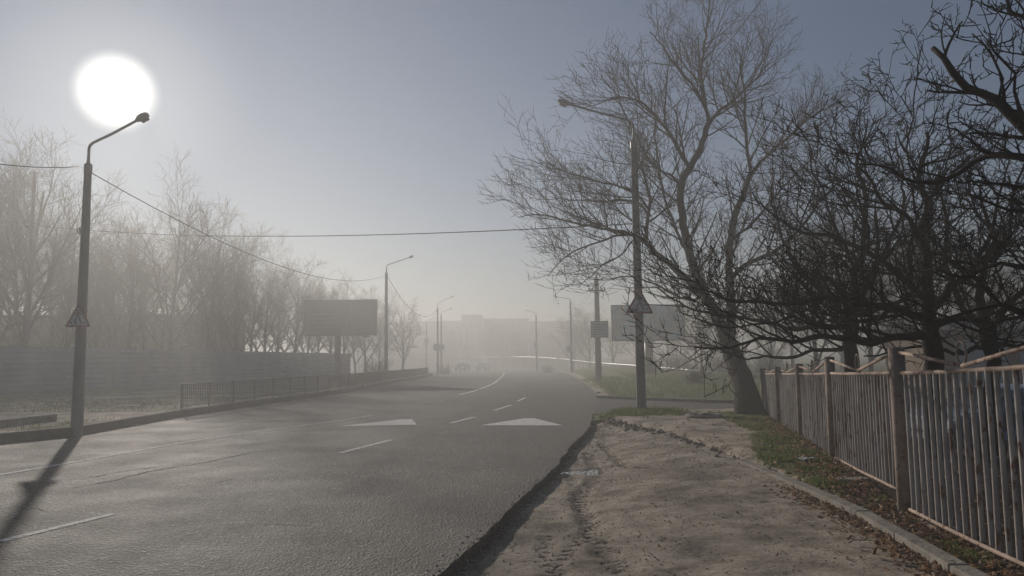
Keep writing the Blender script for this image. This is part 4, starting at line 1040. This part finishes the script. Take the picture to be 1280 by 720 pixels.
# shrubs
def shrub(px, Y, w, h, label):
    q = at(px, 455, Y); g = H(q.x, Y)[0]; fine = MB()
    for _ in range(70):
        a = random.uniform(0, 6.28); d = Vector((math.cos(a)*random.uniform(0, 1.2), math.sin(a)*random.uniform(0, 1.2), 1)).normalized()
        p, r_ = branch_path(Vector((random.gauss(0, w*.15), random.gauss(0, w*.12), 0)), d, h*random.uniform(.5, 1.1), .02, .15, .03, 5); fine.tube(p, r_, 3, cap=False)
        grow(fine, fine, p, r_, 1, dict(levels=3, dens=[3, 4, 4], len=[.6, .5, .3], rad=[.012]*3, rmin=.008, ang=(25, 60), jit=.15, trop=.03, seg=[4, 3, 2]))
    o = fine.build('shrub', M['shrub']); o.location = (q.x, Y, g); tag(o, label, 'shrub')
shrub(468, 74, 3.5, 2.2, 'low dark shrub on the verge right of the billboard post')
shrub(556, 104, 1.6, 1.5, 'small hazy shrub at the foot of the post pair'); shrub(640+45, 106, 1.8, 1.2, 'small hazy shrub by the outer kerb of the bend')
for px, Y, w_, h_, lab in ((815, 66, 3, 1.6, 'hazy shrub at the foot of the blue billboard'), (850, 68, 4, 2.2, 'hazy thicket right of the blue billboard post'), (905, 64, 4, 2.4, 'hazy thicket just left of the leaning trunk'), (960, 60, 4, 2.4, 'hazy thicket behind the far end of the bar fence')):
    shrub(px, Y, w_, h_, lab)
shrub(868, 41, 1.0, .5, 'tuft of weeds at the foot of the twin-stemmed tree')

# ------------------------------------------------------------------ wires
def wire(a, b, sag, r, label, name='overhead_wire'):
    pts = []
    for k in range(25): t = k/24; p = a.lerp(b, t); pts.append(p-Vector((0, 0, sag*4*t*(1-t))))
    mb = MB(); mb.tube(pts, r, 4); o = mb.build(name, M['wire'], None, True); tag(o, label, 'wire'); return o
a1 = at(104, 208, b1.y); a2 = at(483, 344, 60)
wire(Vector((a1.x+.1, a1.y, at(118, 213, b1.y).z)), a2, 1.35, .013, 'black wire sagging from the left lamp post to the post by the dark billboard')
wire(at(-420, 105, 6), Vector((a1.x-.1, a1.y, a1.z)), .25, .010, 'black wire entering at the left edge and ending on the left lamp post')
a3 = at(546, 387, 100); wire(a2+Vector((.1, 0, -.1)), a3, 1.9, .022, 'thin wire dipping from the billboard-side post to the railing-end post')
wire(a3, at(533, 404, 135), .5, .02, 'faint wire between the two farthest left posts')
r1t = at(800, 180, b2.y); wire(r1t, at(1060, -150, 12), .25, .010, 'thin wire climbing from the right lamp post through the crown to the top edge')
up = at(40, 285, 47); wire(at(802, 279, b2.y), at(40, 281, 47), .55, .016, 'long level wire crossing above the road to the left wood')
g = H(up.x, 47)[0]; t = empty('utility_pole', (up.x, 47, g), 0, 'slim utility pole among the trees at far left', 'utility pole')
mb = MB(); mb.tube([(0, 0, -.2), (0, 0, at(40, 215, 47).z-g)], [.16, .1], 7); mb.build('pole', M['pole_concrete'], t, True)
mb = MB(); mb.box((0, -.12, up.z-g+.3), (1.1, .08, .08)); mb.build('crossarm', M['dark_steel'], t)
for s_ in (-.5, -.25, .3, .52): wire(Vector((ub.x+s_, 52.84, ut.z-.75)), Vector((ub.x+s_*1.1+2.5, 95, 9.0)), .7, .012, {-.5: 'leftmost', -.25: 'second', .3: 'third', .52: 'rightmost'}[s_]+' of the four faint wires running back from the crossarm pole')

# ------------------------------------------------------------------ crash barrier with sun glint on the far right bank
bp = [at(895, 466, 62), at(870, 463.5, 66), at(800, 457.5, 84), at(740, 453, 104), at(700, 448.5, 128), at(660, 446.5, 155), at(600, 446.5, 190), at(480, 448, 220)]
for seg_i, (rng_, lab) in enumerate((((0, 5), 'pale glinting crash barrier behind the blue billboard and right lamp post'), ((4, 8), 'pale glinting crash barrier along the far side of the distant bend'))):
    pl = resample([tuple(p) for p in bp[rng_[0]:rng_[1]]], 3.0); o0 = pl[0].copy()
    t = empty('crash_barrier', o0, 0, lab, 'crash barrier', 'crash barriers')
    mb = MB()
    mb = MB(); mb.tube([p-o0 for p in pl], .15 if seg_i else .11, 10); mb.build('beam', M['barrier'], t, True)
    mb = MB()
    for p in pl:
        gz = H(p.x, p.y)[0]; zb = min(gz, p.z-.5)-.3; mb.box((p.x-o0.x, p.y-o0.y+.1, (zb+p.z)/2-o0.z), (.1, .1, p.z-zb))
    mb.build('posts', M['steel'], t)

# ------------------------------------------------------------------ cars
def car(name, loc, rz, paint_, label, group=None, cat='car'):
    t = empty(name, loc, rz, label, cat, group)
    prof = [(-2.15, .35), (-2.2, .62), (-2.12, .9), (-1.75, .98), (-1.05, 1.02), (-.55, 1.38), (.1, 1.47), (.95, 1.43), (1.55, 1.12), (2.05, 1.02), (2.15, .7), (2.1, .35)]
    v = []; f = []; n = len(prof)
    for s_, k in ((-1, .0), (-1, 1.), (1, 1.), (1, .0)):
        for x, z in prof:
            top = z > 1.1; wd = .88 if not top else .66; wd = wd if k == 0 else wd-.03
            v.append((x, s_*(wd if k == 0 else wd), z))
    # rings: outer sides only
    v = []; 
    for s_ in (-1, 1):
        for x, z in prof: v.append((x*(1 if abs(x) < 2 else .985), s_*(.88 if z < 1.05 else .70-.05*(z-1.05)/.4), z))
    for i in range(n-1): f.append((i, i+1, n+i+1, n+i))
    f.append((n-1, 0, n, 2*n-1)); f.append(tuple(range(n-1, -1, -1))); f.append(tuple(range(n, 2*n)))
    b = mesh('body', v, f, paint_, t); bv = b.modifiers.new('b', 'BEVEL'); bv.width = .06; bv.segments = 3
    for s_ in (-1, 1):
        y = s_*.80
        mb = MB(); mb.prism([(-.92, y, 1.08), (-.5, s_*.745, 1.34), (.02, s_*.74, 1.41), (.02, y, 1.08)], (0, s_*.03, 0)); mb.build('side_window', M['window'], t)
        mb = MB(); mb.prism([(.1, y, 1.08), (.1, s_*.74, 1.41), (.9, s_*.74, 1.38), (1.35, y, 1.12)], (0, s_*.03, 0)); mb.build('side_window', M['window'], t)
        mb = MB(); mb.box((-.95, s_*.97, 1.08), (.14, .16, .11)); bevel(mb.build('mirror', paint_, t), .03)
        for wx in (-1.35, 1.3):
            mb = MB(); mb.tube([(wx, s_*.70, .31), (wx, s_*.90, .31)], .31, 20); w_ = mb.build('wheel', M['tyre'], t)
            mb = MB(); mb.tube([(wx, s_*.89, .31), (wx, s_*.915, .31)], .19, 12); mb.build('rim', M['rim'], w_)
        mb = MB(); mb.box((-2.1, s_*.62, .74), (.16, .34, .16)); bevel(mb.build('headlight', M['headlight'], t), .03)
        mb = MB(); mb.box((2.08, s_*.66, .86), (.12, .28, .18)); bevel(mb.build('taillight', M['taillight'], t), .03)
    mb = MB(); mb.prism([(-1.04, -.70, 1.045), (-.57, -.60, 1.385), (-.57, .60, 1.385), (-1.04, .70, 1.045)], (-.03, 0, .025)); mb.build('windscreen', M['window'], t)
    mb = MB(); mb.prism([(1.02, -.60, 1.42), (1.5, -.68, 1.16), (1.5, .68, 1.16), (1.02, .60, 1.42)], (.03, 0, .025)); mb.build('rear_window', M['window'], t)
    mb = MB(); mb.box((-2.2, 0, .5), (.05, .9, .2)); mb.build('grille', M['sign_black'], t)
    mb = MB(); mb.box((-2.235, 0, .52), (.02, .52, .11)); mb.build('number_plate', M['chrome'], t)
    return t
c_ = G(578, 461.5); c_ = Vector((at(578, 455, 132).x, 132)); car('distant_car', (c_.x, 132, .0), R(78), M['car_dark'], 'dark car on the left lane of the misty road, left of the pair', 'distant cars')
car('distant_car', (at(603.5, 455, 138).x, 138, .0), R(80), M['car_white'], 'pale car in the mist beside the centre line, right of the pair', 'distant cars')
q = at(1262, 490, 15.5); car('parked_car', (q.x, 15.5, H(q.x, 15.5)[0]), R(12), M['car_silver'], 'silver blue car parked behind the bar fence near the right edge', 'cars behind the bar fence')
q = at(1140, 490, 22); car('parked_car', (q.x, 22.0, H(q.x, 22)[0]-.05), R(60), M['car_dark'], 'dark car glimpsed through bars beside the first fence post', 'cars behind the bar fence')

# low garage behind the cars
q = at(1265, 450, 33); gg = empty('garage', (q.x+1.5, 33, H(q.x, 33)[0]), R(-6), 'low brown garage behind the fence at the right edge', 'garage')
mb = MB(); mb.box((0, 3, 1.2), (9, 6, 2.5)); mb.build('wall', mat('garage_wall', (.13, .09, .06), .9, (.17, .12, .085), 2, bump=.4), gg)
mb = MB(); v0 = [(-4.9, -.5, 2.5), (4.9, -.5, 2.5), (4.9, 3, 3.2), (-4.9, 3, 3.2)]; mb.prism(v0, (0, 0, .12)); mb.prism([(-4.9, 3.003, 3.2), (4.9, 3.003, 3.2), (4.9, 6.5, 2.5), (-4.9, 6.5, 2.5)], (0, 0, .12)); mb.build('roof', M['roof_sheet'], gg)
for k in (-2.7, 0, 2.7):
    mb = MB(); mb.box((k, -.05, 1.1), (2.2, .08, 2.1)); dd = mb.build('door', M['corrugated'], gg); mb = MB(); mb.box((k+.8, -.11, 1.0), (.12, .05, .05)); mb.build('handle', M['dark_steel'], dd)

# ------------------------------------------------------------------ skyline
def block(px0, px1, ytop, Y, label, fl=5, name='apartment_block'):
    a, b = at(px0, ytop, Y), at(px1, ytop, Y); w = b.x-a.x; h = (a.z+b.z)/2; cx = (a.x+b.x)/2
    t = empty(name, (cx, Y, 0), 0, label, 'building', 'misty buildings on the skyline')
    mb = MB(); mb.box((0, 7, h/2-1), (w, 14, h+2)); mb.build('wall', M['block'], t)
    mb = MB(); mb.box((0, 7, h+.22), (w+.5, 14.5, .4)); mb.build('roof', M['roof_sheet'], t)
    nc = min(22, max(3, int(w/3.6))); mb = MB(); fr = MB()
    for i in range(nc):
        for k in range(fl):
            mb_ = MB(); x = -w/2+w*(i+.5)/nc; z = 2+k*(h-2)/fl+.6
            mb_.box((x, -.03, z), (1.4, .1, 1.3)); mb_.build('window', M['window'], t)
    return t
block(430, 505, 405, 226, 'long misty block at the left end of the skyline behind the last isolated tree', 3)
block(506, 575, 403, 222, 'long misty block on the skyline left of the tallest one', 3)
block(577, 601, 395, 218, 'tallest misty block on the skyline above the cars', 4)
block(604, 660, 400, 224, 'misty block on the skyline right of the tallest one', 3)
block(662, 735, 403, 228, 'misty block behind the right bend posts', 3)
random.seed(99)
for i, (px, tp) in enumerate(((560, 408), (612, 402), (618, 397), (640, 406), (655, 404), (690, 410), (705, 405), (545, 412))):
    put_tree(random.randrange(3), px, 180+i*3, tp, 'one of the faint treetops in front of the misty skyline', 'faint trees before the skyline', 1.5)

# ------------------------------------------------------------------ small things
p = G(161, 508.5, .2); mb = MB(); mb.box((p.x, p.y, .24), (.75, .12, .04), rz=.05); o = bevel(mb.build('plank', M['plank']), .008); tag(o, 'pale plank lying on the left verge between lamp post and railing', 'plank')
p = G(880, 523.5, .1); t = empty('manhole', (p.x, p.y, zr(p.x, p.y)), 0, 'dark round manhole in the trodden path by the leaning tree', 'manhole')
mb = MB(); pts = [(.42*math.cos(a), .42*math.sin(a), .03) for a in [i*math.pi/12 for i in range(25)]]; mb.tube(pts, .05, 6, cap=False); mb.build('rim', M['kerb'], t, True)
mb = MB(); mb.tube([(0, 0, -.02), (0, 0, .03)], .37, 24); mb.build('cover', M['iron'], t)
p = G(1062, 603, .08); mb = MB(); mb.prism([(p.x+a, p.y+b, zr(p.x, p.y)-.02) for a, b in ((-.22, -.08), (.05, -.14), (.24, -.03), (.18, .12), (-.12, .13))], (.01, 0, .06)); o = bevel(mb.build('flat_stone', M['kerb']), .008); tag(o, 'flat grey stone slab lying in the leaves before the second fence panel', 'stone')
p = G(1009, 578, .12); v = []; f = []; n = 9
for j in range(n):
    for i in range(n):
        x, y = (i/(n-1)-.5)*.24, (j/(n-1)-.5)*.16; v.append((p.x+x, p.y+y, zr(p.x, p.y)+.03+.06*abs(noise.noise(Vector((x*14, y*14, 3))))+.03*noise.noise(Vector((x*30, y*30, 8)))))
for j in range(n-1):
    for i in range(n-1): f.append((j*n+i, j*n+i+1, (j+1)*n+i+1, (j+1)*n+i))
o = mesh('plastic_bag', v, f, M['bag']); s_ = o.modifiers.new('s', 'SOLIDIFY'); s_.thickness = .003; tag(o, 'crumpled white plastic scrap in the grass by the third fence panel', 'litter')

# ------------------------------------------------------------------ haze
mb = MB(); mb.box((0, 520, 8.5), (1900, 1300, 25.0)); hz_o = mb.build('haze', None) if False else None
hm = bpy.data.materials.new('haze_volume'); hm.use_nodes = True; n = hm.node_tree; n.nodes.clear()
pv = n.nodes.new('ShaderNodeVolumePrincipled'); pv.inputs['Color'].default_value = (.58, .58, .58, 1); pv.inputs['Density'].default_value = HAZE_D; pv.inputs['Anisotropy'].default_value = .48
oo = n.nodes.new('ShaderNodeOutputMaterial'); n.links.new(pv.outputs[0], oo.inputs['Volume'])
HB, HT = -3.0, 19.5
mb = MB(); mb.box((0, 520, (HB+HT)/2), (1900, 1240, HT-HB)); hz_o = mb.build('haze', hm); tag(hz_o, kind='stuff'); hz_o['label'] = 'thin pale fog lying over road and verges'
mx = max((max((o.matrix_world @ Vector(c)).z for c in o.bound_box) for o in SC.objects if o.type == 'MESH' and o.name.startswith('crown') is False and o is not hz_o), default=0)
print('total verts', sum(len(o.data.vertices) for o in SC.objects if o.type == 'MESH'))
